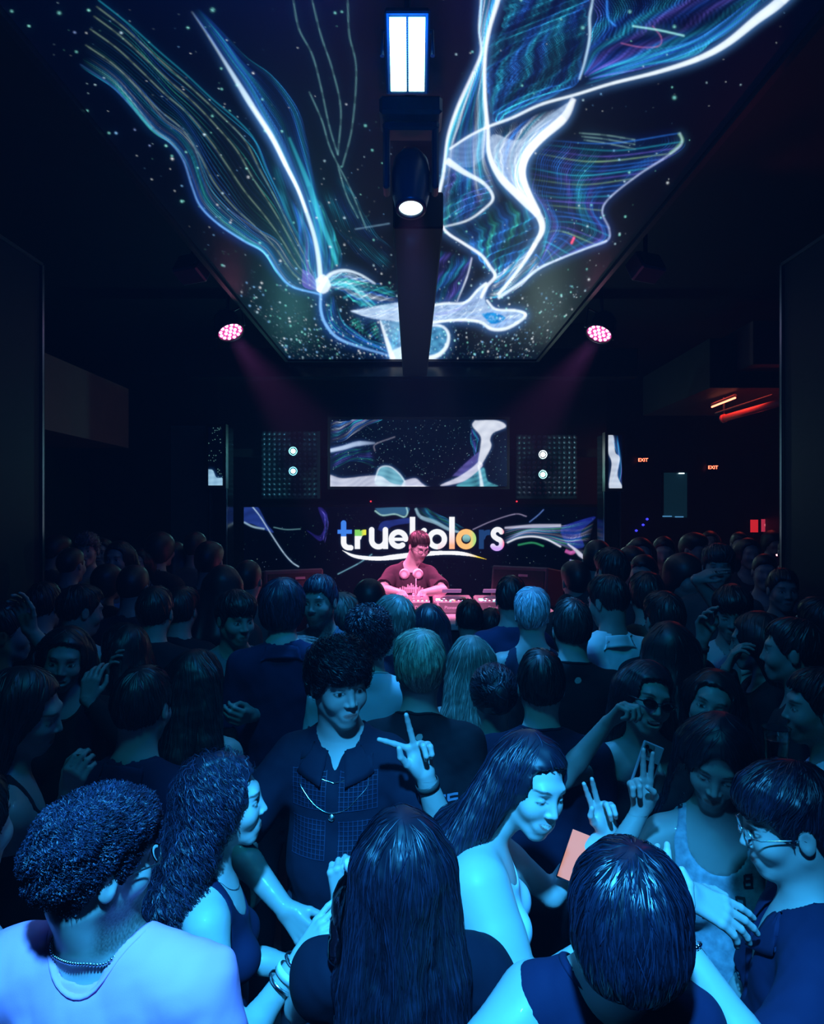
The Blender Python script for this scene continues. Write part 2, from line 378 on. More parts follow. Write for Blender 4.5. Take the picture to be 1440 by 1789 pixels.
    off = rs.uniform(-.003, .0035, n)*s*(1.6 if curl else 1); path = np.zeros((steps, n, 3)); nor = np.zeros((steps, n, 3)); alive = np.ones(n, bool)
    jit = rs.normal(size=(n, 3))*.16; grav = np.array([0, 0, -1.])
    for k in range(steps):
        d, G = g.sample(Q); Q = Q-G*(d-off)[:, None]*.8
        path[k] = Q; nor[k] = G
        seg = whB-whA; tt = np.clip(((Q-whA) @ seg)/max(seg @ seg, 1e-9), 0, 1); away = Q-(whA+tt[:, None]*seg); away /= np.maximum(np.linalg.norm(away, axis=1, keepdims=True), 1e-6)
        fl = away*(1.0 if style not in ('long', 'fringe') else .6)+grav*(.45 if style not in ('long', 'fringe') else .9)+jit
        if style == 'bun': fl = (H((0, -.1, .02))-Q)*8+jit
        t_ = fl-G*np.sum(fl*G, 1)[:, None]; tn = np.linalg.norm(t_, axis=1); alive &= tn > .2
        Q = Q+t_/np.maximum(tn, 1e-6)[:, None]*(ds*alive)[:, None]
    bad = np.zeros(n, bool)
    for k in range(steps):
        d, _ = g.sample(path[k]); lc_ = ((path[k]-C) @ R)/s; bad |= np.abs(d) > .02*s; out = ((path[k] < g.lo+g.h*1.5) | (path[k] > np.array([a[-1] for a in g.ax])-g.h*1.5)).any(1); bad |= out
        bad |= (lc_[:, 1] > .035) & (np.abs(lc_[:, 0]) < .075) & (lc_[:, 2] < np.interp(lc_[:, 1], *HAIRLINE[hl])-.012)
    path, nor, ds, off = path[:, ~bad], nor[:, ~bad], ds[~bad], off[~bad]; n = path.shape[1]
    if n == 0: return V, Fq, vt
    T = np.gradient(path, axis=0); T /= np.maximum(np.linalg.norm(T, axis=2, keepdims=True), 1e-7); Bn = np.cross(T, nor)
    if curl:
        ph = rs.rand(n)*6.3; fr = rs.uniform(.7, 1.3, n)*(1.1 if curl == 1 else .42); am = (.0055 if curl == 1 else .011)*s
        for k in range(steps): path[k] += (np.cos(ph+fr*k*26/steps)[:, None]*Bn[k]+np.sin(ph+fr*k*26/steps)[:, None]*nor[k])*am+nor[k]*.002
    wd = rs.uniform(.0006, .0013, n)*s*(1.2, 1.9, 2.8, 3)[lod]; tp = np.sin(np.linspace(.12, PI-.05, steps))**.6
    sd = Bn*.8+nor*.35*np.sign(rs.rand(n)-.5)[None, :, None]
    a = path+sd*(wd[None, :]*tp[:, None])[..., None]; b = path-sd*(wd[None, :]*tp[:, None])[..., None]
    SV = np.stack([a, b], 2).transpose(1, 0, 2, 3).reshape(-1, 3)   # strand, step, side
    base = (np.arange(n)*steps*2)[:, None]+(np.arange(steps-1)*2)[None, :]; base = base.ravel()
    SF = np.stack([base, base+1, base+3, base+2], 1)+len(V)
    tv = np.repeat(rs.uniform(.25, 1.0, n)**1.5*1.7+.1, steps*2); return np.concatenate([V, SV]), np.concatenate([Fq, SF]), np.concatenate([vt, tv])
def relax(V, Fq, it):
    a = Fq.ravel(); b = np.roll(Fq, -1, 1).ravel(); c = np.roll(Fq, 1, 1).ravel(); cnt = np.bincount(a, minlength=len(V))*2.0
    for _ in range(it):
        S_ = np.stack([np.bincount(a, V[b, i]+V[c, i], len(V)) for i in range(3)], 1); V = .45*V+.55*S_/np.maximum(cnt, 1)[:, None]
    return V
def smst(a, b, v): t = np.clip((v-a)/(b-a), 0, 1); return t*t*(3-2*t)
PEOPLE = {}
def person(label, px, py, Y, yaw=0, body=None, pitch=0, roll=0, s=1.0, fem=False, lod=2, hair='short', hc=(.03, .02, .018), L=.3, curl=0, dens=0, hv=1.0, part=0.0,
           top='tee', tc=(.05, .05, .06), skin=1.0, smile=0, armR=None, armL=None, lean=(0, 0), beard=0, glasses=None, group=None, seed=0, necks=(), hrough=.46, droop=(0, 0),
           bottom=(.03, .03, .05), width=1.0, lum=None, loc3=None, floor=0.0, trouser=True, brows=True, lidded=False, neckr=None, nk=1.0, neck=.19):
    C = np.array(loc3, float) if loc3 is not None else P(px, py, Y)
    body = yaw if body is None else body
    R = Rhead(yaw, pitch, roll); Rb = Rhead(body); H = lambda v: C+R @ (np.array(v, float)*s)
    N = C+Rb @ (np.array([0, -.04, 0])*s)-np.array([0, 0, neck*s])+Rb @ np.array([lean[0], lean[1], 0]); B = lambda v: N+Rb @ (np.array(v, float)*s)
    root = thing('person', (N[0], N[1], floor), label, 'person', group)
    g = .9 if fem else 1.0; w = width
    S = [B((sx*.165*g*w, 0, -.055)) for sx in (-1, 1)]
    # arms: dict(at=wrist, fd=, bn=, curl=, elbow=hint) or None for hanging
    UL, FL = .285*s*(.95 if fem else 1), .255*s*(.95 if fem else 1); arms = []
    for sx, spec in ((-1, armL), (1, armR)):
        Sh = S[0] if sx < 0 else S[1]
        if spec is None: spec = dict(at=B((sx*.235*w, .06, -.6)), fd=-np.array([0, 0, 1.]), bn=Rb @ np.array([sx*1., 0, 0]), curl='relax', elbow=Rb @ np.array([sx*.5, -1, 0]))
        Wp = np.array(spec['at'], float); d = Wp-Sh; D = np.linalg.norm(d)
        if D > (UL+FL)*.995: Wp = Sh+d/D*(UL+FL)*.995; D = (UL+FL)*.995; print('REACH', label[:30], round(np.linalg.norm(d)-D, 3)) if spec.get('at') is not None and np.linalg.norm(d)-D > .03 else None
        u = norm(Wp-Sh); a = (UL**2-FL**2+D**2)/(2*D); h = math.sqrt(max(UL**2-a**2, 0)); hint = np.array(spec.get('elbow', (0, 0, -1.)), float); hint = norm(hint-np.dot(hint, u)*u)
        E = Sh+u*a+hint*h; fd = spec.get('fd'); fd = norm(Wp-E) if fd is None else norm(fd)
        arms.append((sx, Sh, E, Wp, fd, np.array(spec.get('bn', (0, 0, 1)), float), CURL[spec['curl']] if isinstance(spec.get('curl', 'relax'), str) else spec['curl'], spec))
    def torso(i, k=0.0):
        t = []
        if fem:
            t += [el(B((0, .01, -.15)), np.array((.132*w+i, .092+i, .16+i*.4))*s, Rb, .04), rc(B((-.13*w, 0, -.055)), B((.13*w, 0, -.055)), (.046+i)*s, (.046+i)*s, .05),
                  el(B((0, .012, -.33)), np.array((.112*w+i+k, .088+i+k, .15))*s, Rb, .05), el(B((0, -.005, -.5)), np.array((.158*w+i, .118+i, .13))*s, Rb, .06)]
            for x in (-1, 1): t.append(el(B((x*.066, .082, -.195)), np.array((.056+i*.5, .05+i, .055+i*.4))*s, Rb, .03))
        else:
            t += [el(B((0, .012, -.16)), np.array((.15*w+i, .105+i, .175+i*.4))*s, Rb, .04), rc(B((-.14*w, 0, -.055)), B((.14*w, 0, -.055)), (.056+i)*s, (.056+i)*s, .05),
                  el(B((0, .02, -.35)), np.array((.138*w+i+k, .102+i+k, .17))*s, Rb, .06), el(B((0, .0, -.5)), np.array((.15*w+i, .112+i, .13))*s, Rb, .06)]
        for x in (-1, 1): t.append(rc(B((x*.02, -.012, .03)), B((x*.13*g*w, -.008, -.045)), (.04+i)*s, (.042+i)*s, .04))
        return t
    nr = .05 if fem else .058; nr = neckr or nr
    prims = head_prims(H, R, s, fem, smile, lod)+[rc(H((0, -.025, -.055)), B((0, .0, -.0)), nr*s, (nr+.006)*s, .03)]+torso(0)
    hip = [B((x*.085, 0, -.52)) for x in (-1, 1)]; foot = []
    for i, x in enumerate((-1, 1)):
        hz = hip[i][2]; fl = floor; kn = hip[i].copy(); kn[2] = fl+(hz-fl)*.54; kn = kn+Rb @ np.array([x*.02, .03, 0]); an = kn.copy(); an[2] = fl+.09; an = an+Rb @ np.array([x*.015, -.04, 0])
        toe = an+Rb @ np.array([x*.02, .14, 0]); toe[2] = fl+.035; foot.append((kn, an, toe))
        prims += [rc(hip[i], kn, .088*s, .056*s, .03), rc(kn, an, .054*s, .036*s, .02), rc(an, toe, .036*s, .03*s, .02)]
    hb = []; aw = 1.0 if not fem else .86
    for (sx, Sh, E, Wp, fd, bn, cu, spec) in arms:
        m = aw*spec.get('thick', 1.0)
        prims += [rc(Sh, Sh+(E-Sh)*.45, .054*s*m, .048*s*m, .04), rc(Sh+(E-Sh)*.4, E, .049*s*m, .04*s*m, .01), rc(E, E+(Wp-E)*.35, .041*s*m, .042*s*m, .01), rc(E+(Wp-E)*.3, Wp, .0425*s*m, .0265*s*m, .01)]
        hp, hc_ = hand_prims(Wp, fd, bn, sx, s*(.92 if fem else 1.0), cu, lod); prims += hp
        hb.append((np.min([prim_bound(q, .004)[0] for q in hp], 0), np.max([prim_bound(q, .004)[1] for q in hp], 0), spec))
    lo = np.min([prim_bound(q if q[0] != 'cut' else q[1], .01)[0] for q in prims], 0); hi = np.max([prim_bound(q if q[0] != 'cut' else q[1], .01)[1] for q in prims], 0); lo[2] = floor-.02
    boxes = [(C-np.array([.125, .125, .18])*s, C+np.array([.125, .125, .15])*s, (.003, .0048, .0065, .009)[lod])]
    for (a, b, spec) in hb: boxes.append((a, b, (.0032, .005, .0065, .01)[lod] if spec.get('at') is not None and 'fine' in spec else (.007, .009, .011, .013)[lod]))
    boxes.append((lo, hi, (.0105, .013, .017, .02)[lod]))
    V, Fq = blocks_mesh(prims, boxes)
    # skin colours: lips, brows, eyes, beard; shade of nostrils and mouth line painted in
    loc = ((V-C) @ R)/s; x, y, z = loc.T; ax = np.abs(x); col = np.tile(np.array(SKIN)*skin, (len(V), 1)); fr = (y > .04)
    def put(mask, c): 
        nonlocal col; col = col*(1-mask[:, None])+np.array(c)*mask[:, None]
    if lod < 3:
        c = .0095 if smile else .0015; mw = .03 if smile else .0235
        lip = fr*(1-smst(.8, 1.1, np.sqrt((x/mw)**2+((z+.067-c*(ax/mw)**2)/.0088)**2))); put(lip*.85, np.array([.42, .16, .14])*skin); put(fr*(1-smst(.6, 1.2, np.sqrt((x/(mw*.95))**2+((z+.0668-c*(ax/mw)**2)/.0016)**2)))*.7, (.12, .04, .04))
        if smile:
            put(fr*(1-smst(.8, 1.1, np.sqrt((x/(mw*.8))**2+((z+.0665-c*ax/mw)/.0042)**2))), (.75, .72, .66) if smile == 1 else (.25, .1, .09))
            if smile > 1: put(fr*(1-smst(.85, 1.05, np.sqrt((x/(mw*.82))**2+((z+.0685-c*(ax/mw)**2)/.0078)**2))), (.2, .07, .07)); put(fr*(1-smst(.85, 1.05, np.sqrt((x/(mw*.76))**2+((z+.065-c*(ax/mw)**2)/.0048)**2))), (.85, .83, .8))
        eh = .0056 if not lidded else .003
        ee = np.sqrt(((ax-.031)/.0145)**2+((z-(0 if not lidded else -.004))/eh)**2); put(fr*(1-smst(.95, 1.35, ee))*.85, (.03, .02, .02)); put(fr*(1-smst(.8, 1.0, ee)), (.5, .47, .45))
        put(fr*(1-smst(.8, 1.1, np.sqrt((ax-.031)**2+z**2)/.0068))*(ee < 1), (.02, .012, .01))
        bz = z-.0225-.004*np.cos((ax-.034)*90); put(fr*(1-smst(.7, 1.2, np.sqrt(((ax-.033)/.02)**2+(bz/.0042)**2)))*.85*(1 if brows else 0), (.03, .02, .018))
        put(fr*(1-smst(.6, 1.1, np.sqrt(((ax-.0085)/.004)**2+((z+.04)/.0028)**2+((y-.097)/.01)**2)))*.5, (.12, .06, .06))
        if beard:
            nz = .5+.5*np.sin(x*900+3*np.sin(z*700))*np.sin(z*830+2*np.sin(y*900))
            bm = smst(-.042, -.062, z-.35*(.045-y)*(y < .045))*smst(-.03, .0, y)*smst(-.17, -.13, z); bm = np.maximum(bm, fr*(1-smst(.6, 1.2, np.sqrt((x/.03)**2+((z+.053)/.006)**2)))); bm = bm*(1-lip)*(z < -.02)
            put(np.clip(bm*beard*(.65+.35*nz), 0, 1), (.025, .018, .015))
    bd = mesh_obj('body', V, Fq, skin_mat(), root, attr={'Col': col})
    # ---- hair
    if hair:
        HV, HF, HT = hair_build(C, R, Rb, N, s, hair, L, lod, curl, dens, seed+7, hv, part, droop)
        if len(HV): mesh_obj('hair', HV, HF, hair_mat((.02, .02, .02), hrough), root, attr={'Strand': np.array(hc)*HT[:, None]})
    # ---- clothes
    i = {'tee': .014, 'shirt': .015, 'tank': .005, 'polo': .013, 'long': .014, 'strapless': .005, 'puff': .006, 'halter': .005}[top]; tp = []; rsd = np.random.RandomState(seed+3)
    sl = {'tee': .72, 'polo': .75, 'shirt': .8, 'puff': .5, 'long': 1.0}.get(top, 0)
    for (sx, Sh, E, Wp, fd, bn, cu, spec) in arms:
        L_ = spec.get('sleeve', sl)
        if L_ <= 0: continue
        dr = norm(E-Sh); m = (.066, .064)[fem]*s
        if top == 'puff': q = Sh+dr*.13*s; tp += [el(Sh+dr*.05*s, np.array((.078, .078, .085))*s, None, .02), cut(rc(q+dr*.07, q+dr*.25, .07*s, .08*s, .004))]
        elif L_ < 1:
            q = Sh+(E-Sh)*L_; tp += [rc(Sh, q+dr*.06, m, m*1.12, .01), cut(rc(q+dr*.085, q+dr*.3, .085*s, .1*s, .003))]
        else:
            q = E+(Wp-E)*.9; d2 = norm(Wp-E); tp += [rc(Sh, E, m, m*.88, .01), rc(E, q, m*.88, m*.62, .015), cut(rc(q+d2*.055, q+d2*.2, .055*s, .06*s, .003))]
    tt = torso(i, .02 if top in ('tee', 'shirt', 'polo', 'long') else 0.0)
    if top in ('tank', 'halter', 'strapless'): tt = [q for q in tt if not (q[0] == 'rc' and top != 'tank')]
    tp = tp+tt; ncb = len(tp)
    if top in ('tee', 'long', 'puff'): tp += [cut(rc(B((0, .012-.02*(nk-1), .16)), B((0, .026-.1*(nk-1), .008)), .07*s*nk, .072*s*nk, .006))]
    elif top in ('polo', 'shirt'):
        tp += [rc(B((0, -.0, -.03)), B((0, -.004, -.022)), (nr+.026)*s, (nr+.022)*s, .012), cut(rc(B((0, .0, .2)), B((0, .006, .0)), (nr+.013)*s, (nr+.011)*s, .003)), cut(rc(B((0, .1, .05)), B((0, .14, -.09 if top == 'polo' else -.2)), .055*s, .022*s, .006))]
    elif top == 'tank':
        tp += [cut(rc(B((0, .03, .15)), B((0, .09, -.02)), .09*s, .085*s, .006)), cut(rc(B((0, -.03, .15)), B((0, -.07, -.0)), .09*s, .075*s, .006))]
        for sx in (-1, 1): tp += [cut(rc(B((sx*.2*g*w, 0, .1)), B((sx*.18*g*w, .0, -.09)), .07*s, .075*s, .006))]
    elif top == 'strapless': tp += [cut(el(B((0, 0, .03)), np.array((.4, .4, .13))*s, Rb, .006))]
    elif top == 'halter':
        for sx in (-1, 1): tp += [cut(rc(B((sx*.2, 0, .15)), B((sx*.17, .0, -.08)), .095*s, .085*s, .006))]
        tp += [cut(rc(B((0, .1, .1)), B((0, .13, -.06)), .06*s, .04*s, .006)), cut(rc(B((0, -.12, .1)), B((0, -.14, -.14)), .14*s, .13*s, .006))]
    ncut = [q for q in tp[ncb:] if q[0] == 'cut'] ; tp = [q for j_, q in enumerate(tp) if j_ < ncb or q[0] != 'cut']
    hem = -.50 if top not in ('strapless', 'puff') else -.42
    lo2 = np.min([prim_bound(q, .03)[0] for q in tp if q[0] != 'cut'], 0); hi2 = np.max([prim_bound(q, .03)[1] for q in tp if q[0] != 'cut'], 0)
    lo2[2] = max(lo2[2], B((0, 0, hem))[2]-.03)
    G = Grid(lo2, hi2, (.0055, .0078, .011, .016)[lod]).put(tp); X, Yg, Z = G.XYZ(); am = {'tank': .0015, 'strapless': .001, 'halter': .001}.get(top, .0058)*s
    G.D = (G.D+np.minimum(wave(X, Yg, Z*.55, seed+1, 26)*am+wave(X, Yg, Z, seed+2, 60)*am*.35, .0055*s)*(G.D < .02)).astype(np.float32); Gpre = Grid(lo2, hi2, G.h); Gpre.D = G.D.copy(); G.put(ncut); G.D = np.maximum(G.D, B((0, 0, hem))[2]-Z).astype(np.float32)
    CV, CF = G.mesh(); CV = relax(CV, CF, 3)
    nm = {'tee': 't_shirt', 'tank': 'tank_top', 'puff': 'puff_sleeve_top', 'strapless': 'strapless_top', 'halter': 'halter_top', 'polo': 'polo_shirt', 'long': 'long_sleeve_top'}.get(top, 'shirt')
    # the body stays under the cloth
    inb = ((V > G.lo+G.h) & (V < G.lo+G.h*(np.array(G.n)-2))).all(1); iv = np.where(inb)[0]
    if len(iv):
        d0, g0 = Gpre.sample(V[iv]); d1, _ = G.sample(V[iv]); zz = ((V[iv]-N) @ Rb)[:, 2]/s
        mv = (np.abs(d0-d1) < .001) & (d0 > -.012) & (d0 < .005); am_ = .008*(1-smst(-.001, .005, d0))*smst(-.014, -.006, d0)*(1-smst(-.045, -.015, zz)); V[iv[mv]] -= (g0*am_[:, None])[mv]
        bd.data.vertices.foreach_set('co', (V-np.array(parent_world(root))).astype(np.float32).ravel()); bd.data.update()
    cm = tc if isinstance(tc, bpy.types.Material) else cloth_mat(tuple(tc))
    shirt = mesh_obj(nm, CV, CF, cm, root)
    if top in ('tee', 'long') and lod < 2:
        ring = []
        for t in np.linspace(0, 2*PI, 49)[:-1]:
            rad_ = .0745*nk; Q = np.array([B((rad_*math.sin(t), .016-.06*(nk-1)+rad_*math.cos(t)*.98, z_)) for z_ in np.linspace(.1, -.12, 60)]); d_, _ = G.sample(Q+0*Q); Q2 = Q+Rb @ (np.array([math.sin(t), math.cos(t), 0])*.004); d_, _ = G.sample(Q2)
            k_ = np.argmax(d_ < 0) if (d_ < 0).any() else 40; ring.append(Q2[k_])
        ring = np.array(ring)
        for _ in range(3): ring = (np.roll(ring, 1, 0)+2*ring+np.roll(ring, -1, 0))/4
        cx_ = ring.mean(0); n_ = len(ring); sec = [(-.001, -.0065), (.0035, -.004), (.0045, .0), (.003, .004), (-.001, .0065), (-.004, 0)]; VV = []
        for q_ in ring:
            o_ = norm((q_-cx_)*np.array([1, 1, 0])); VV += [q_+(o_*a_*1.0)*1.0+np.array([0, 0, 1.])*a_*.6-o_*b_+np.array([0, 0, 1.])*b_*.55 for a_, b_ in sec]
        m_ = len(sec); mesh_obj('neckband', np.array(VV), [(i*m_+j, i*m_+(j+1) % m_, ((i+1) % n_)*m_+(j+1) % m_, ((i+1) % n_)*m_+j) for i in range(n_) for j in range(m_)], cm, root)
    if top in ('polo', 'shirt'):
        cw_ = .045 if lod == 0 else .026; nt_, th = 40, np.linspace(.32, 2*PI-.32, 40); rows = []
        for q_ in range(7):
            u_ = q_/6; pts = np.array([B(((nr/s*s+(.014+cw_*u_))*math.sin(t), -.002+(nr+.014+cw_*u_+.03*u_*max(math.cos(t), 0)**2)*math.cos(t), .05+.012*math.sin(PI*min(u_*1.6, 1))-.05*u_-.05*(1+math.cos(t))/2*(1+.7*u_))) for t in th])
            if u_ > .3:
                for _ in range(4): d_, G_ = G.sample(pts); pts = pts-G_*(np.minimum(d_-.006*s, 0))[:, None]
            rows.append(pts)
        cv = np.concatenate(rows); ci = (np.arange(6)[:, None]*nt_+np.arange(nt_-1)[None, :]).ravel(); cf = np.stack([ci, ci+1, ci+nt_+1, ci+nt_], 1)
        co = mesh_obj('collar', cv, cf, cm, root); so = co.modifiers.new('t', 'SOLIDIFY'); so.thickness = .003
    if trouser:
        tr = [el(B((0, -.002, -.5)), np.array(((.168 if fem else .16)*w, .126, .13))*s, Rb, .03)]
        for j, xx in enumerate((-1, 1)): kn, an, toe = foot[j]; tr += [rc(hip[j], kn, .1*s, .075*s, .04), rc(kn, an+np.array([0, 0, .0]), .075*s, .062*s, .02)]
        lo3 = np.min([prim_bound(q, .01)[0] for q in tr], 0); hi3 = np.max([prim_bound(q, .01)[1] for q in tr], 0); GT = Grid(lo3, hi3, (.02, .022, .026, .03)[lod]).put(tr)
        Z = GT.XYZ()[2]; GT.D = np.maximum(GT.D, np.maximum(floor+.05-Z, Z-B((0, 0, -.42))[2])+0*GT.D).astype(np.float32); a, b = GT.mesh(); mesh_obj('trousers', a, b, cloth_mat(tuple(bottom)), root)
        for j in (0, 1):
            kn, an, toe = foot[j]; a, b = Grid(np.minimum(an, toe)-.1, np.maximum(an, toe)+.08, .017).put([rc(an-np.array([0, 0, .045]), toe, .052*s, .042*s, .03), rc(an-np.array([0, 0, .04]), an, .05*s, .048*s, .03)]).mesh()
            a[:, 2] = np.maximum(a[:, 2], floor); mesh_obj('shoe', a, b, M('shoe', (.04, .04, .045), rough=.6), root)
    # ---- spectacles
    if glasses:
        gm = MB(); kind = glasses; q = lambda p: H(p)
        dark = kind == 'sun'; rr = .0016 if not dark else .0026
        lm = MB()
        for sx in (-1, 1):
            ring = []; 
            for a_ in np.linspace(0, 2*PI, 25): ring.append(q((sx*.032+.0235*math.cos(a_)*(1.06 if dark else 1), .104-abs(math.cos(a_))*.003-.004*(sx*math.cos(a_) > 0)*math.cos(a_)**2, -.002+(.0175 if not dark else .0145)*math.sin(a_)+(.003*sx*math.cos(a_) if dark else 0))))
            gm.tube(ring, rr*s, 6, cap=False)
            gm.tube([q((sx*.056, .1, .002)), q((sx*.073, .085, .003)), q((sx*.08, .0, .0)), q((sx*.08, -.018, -.012))], rr*s, 6)
            rr_ = ring[:-1]; lm.add([q((sx*.032, .103, -.002))]+rr_, [(0, i_+1, (i_+1) % 24+1) for i_ in range(24)])
        gm.tube([q((-.009, .1045, .004)), q((0, .107, .006)), q((.009, .1045, .004))], rr*s, 6)
        fo = gm.build('glasses_frame', M('gl'+kind, (.02, .02, .025) if kind != 'wire' else (.7, .7, .72), rough=.25, metal=0 if kind != 'wire' else 1), root, smooth=True)
        lm.build('lens', M('lens_dark', (.01, .01, .012), rough=.08) if dark else M('lens', (1, 1, 1), rough=.02, trans=1.0), fo, smooth=True)
    # ---- chains round the neck, laid on body or clothes
    if necks:
        GB = Grid(B((0, 0, 0))-.24, B((0, 0, 0))+.24, .007); GB.put(torso(.0)+[rc(H((0, -.025, -.055)), B((0, 0, 0)), nr*s, (nr+.006)*s, .03)])
        for (rx, drop, rad, mname, pend, zb) in necks:
            pts = np.array([B((rx*math.sin(t), -.02+.075*math.cos(t)+.02*(1+math.cos(t)), zb-drop*(.5+.5*math.cos(t))**1.6)) for t in np.linspace(0, 2*PI, 90)])
            for _ in range(6):
                d, Gd = GB.sample(pts); d2, G2 = G.sample(pts); w2 = (d2 < d)[:, None]; pts = pts-np.where(w2, G2, Gd)*(np.minimum(d, d2)-(rad+.001))[:, None]*.7
            for _ in range(4): pts[1:-1] = (pts[:-2]+pts[1:-1]*2+pts[2:])/4
            m = MB(); bead = mname.startswith('bead')
            if bead or rad > .0025:
                for t in range(0, 89): 
                    c = (pts[t]+pts[t+1])/2; a = norm(pts[t+1]-pts[t]); h_ = np.linalg.norm(pts[t+1]-pts[t])*.5; m.lathe([(.001, -h_), (rad, -h_*.4), (rad, h_*.4), (.001, h_)], c, a, 8)
            else: m.tube(pts, rad, 5, cap=False)
            nk = m.build('necklace', M('silver', (.85, .85, .88), rough=.22, metal=1) if 'silver' in mname or bead else M('gold', (.9, .72, .35), rough=.25, metal=1), root, smooth=True)
            if pend: MB().lathe([(.0, -.002), (pend*.9, -.002), (pend, 0), (pend*.9, .002), (0, .002)], pts[0]-np.array([0, 0, pend+.002]), Rb @ np.array([0, 1., 0]), 16).build('pendant', M('silver', (.85, .85, .88), rough=.22, metal=1), nk, smooth=True)
    info = dict(root=root, C=C, R=R, Rb=Rb, N=N, B=B, H=H, arms=arms, s=s, shirt=shirt, body=bd)
    return info
def wristband(parent, info, side, t, kind, rad=None):
    """a band round the forearm, t = 0 elbow .. 1 wrist"""
    a = info['arms'][0 if side < 0 else 1]; E, Wp = a[2], a[3]; d = norm(Wp-E); c = E+(Wp-E)*t; r = (rad or (.0425-.016*t+.0035))*info['s']
    m = MB()
    if kind == 'beads':
        u = norm(np.cross(d, [0, 0, 1.01])); v = np.cross(d, u)
        for k in range(22): 
            g = 2*PI*k/22; m.lathe([(.001, -.0045), (.0045, -.002), (.0045, .002), (.001, .0045)], c+r*(math.cos(g)*u+math.sin(g)*v), -math.sin(g)*u+math.cos(g)*v, 8)
        return m.build('bracelet', M('glitter', (.8, .75, .95), rough=.15, metal=1), parent, smooth=True)
    if kind == 'watch':
        m.lathe([(r, -.01), (r+.002, -.01), (r+.002, .01), (r, .01)], c, d, 24, cap=False)
        o = m.build('watch', M('watchband', (.05, .05, .05), rough=.4), parent, smooth=True); n_ = norm(a[5]-np.dot(a[5], d)*d)
        MB().lathe([(.0, -.003), (.017, -.003), (.018, .003), (.0, .005)], c+n_*(r+.004), n_, 20).build('watch_face', M('silver', (.85, .85, .88), rough=.22, metal=1), o, smooth=True); return o
    wdt = {'band': .009, 'cuff': .004, 'wide': .012}[kind]
    m.lathe([(r, -wdt), (r+.0025, -wdt), (r+.0025, wdt), (r, wdt)], c, d, 24, cap=False)
    return m.build('wristband', M('paperband', (.85, .85, .85), rough=.5) if kind != 'cuff' else M('silver', (.85, .85, .88), rough=.22, metal=1), parent, smooth=True)
# ------------------------------------------------------------------ the room
BLK = M('black_paint', (.012, .013, .016), rough=.55, spec=.3, noise=(3, (.02, .02, .024)))
GLS = M('gloss_black', (.006, .007, .01), rough=.16, spec=.5)
DRK = M('dark_panel', (.02, .026, .032), rough=.4, noise=(6, (.03, .036, .045)))
MET = M('black_metal', (.03, .03, .034), rough=.42, metal=.6)
def st(name, c, h, m=BLK, **k): o = MB().box(c, h, **k).build(name, m); tag(o, kind='structure'); return o
CZ = 4.45
st('floor', (0, 7, -.05), (8, 9, .05), M('floor_mat', (.02, .02, .024), rough=.35, noise=(4, (.03, .03, .035))))
st('ceiling', (0, 7, 5.45), (8, 9, .05)); st('wall_back', (0, 15.5, 2.7), (8, .1, 2.75)); st('wall_left', (-8, 7, 2.7), (.1, 9, 2.75)); st('wall_right', (8, 7, 2.7), (.1, 9, 2.75)); st('wall_rear', (0, -2.1, 2.7), (8, .1, 2.75))
st('wall_stage', (0, 11.4, 2.7), (3.2, .1, 2.75), M('stage_wall', (.012, .014, .018), rough=.5, noise=(8, (.02, .022, .028))))
for sx, a in ((-1, 'left'), (1, 'right')):
    # the tall glossy panels along the dance floor
    st('pillar_'+a, (sx*2.95, 1.9, 2.05), (.25, 3.15, 2.05), M('tall_panel', (.002, .012, .02), rough=.6, spec=.15, noise=(14, (.003, .018, .028))))
    MB().box((sx*2.69, 5.0, 2.05), (.006, .012, 2.05)).box((sx*2.69, 2, 4.1), (.006, 3.0, .012)).build('trim_1' if sx < 0 else 'trim_2', M('trim_metal', (.25, .3, .36), rough=.3, metal=1))['kind'] = 'structure'
st('stage', (0, 8.2, .225), (2.5, 3.1, .225), M('stage_deck', (.02, .02, .022), rough=.5, noise=(9, (.03, .03, .03))))
st('trim_3', (0, 9.85, 4.42), (3.2, .12, .2), GLS)          # black header behind the end of the ceiling screen
st('trim_4', (0, 10.5, 3.2), (3.0, .05, .06), MET)
# low soffits either side
st('beam_left', (-4.3, 7.6, 3.47), (.75, 1.0, .37), M('brick_soffit', (.14, .06, .06), rough=.8, noise=(5, (.09, .045, .05))))
st('beam_right', (4.3, 9.5, 4.1), (.7, 1.2, .3))
for sx, a in ((-1, 'left'), (1, 'right')): st('platform_'+a, (sx*4.7, 7.6, .15), (2.15, 2.55, .15)); st('platform_step_'+a, (sx*3.4, 4.68, .15), (1.65, .37, .15))
st('wall_left_booth', (-6.2, 9, 1.9), (.1, 4, 1.9), DRK)
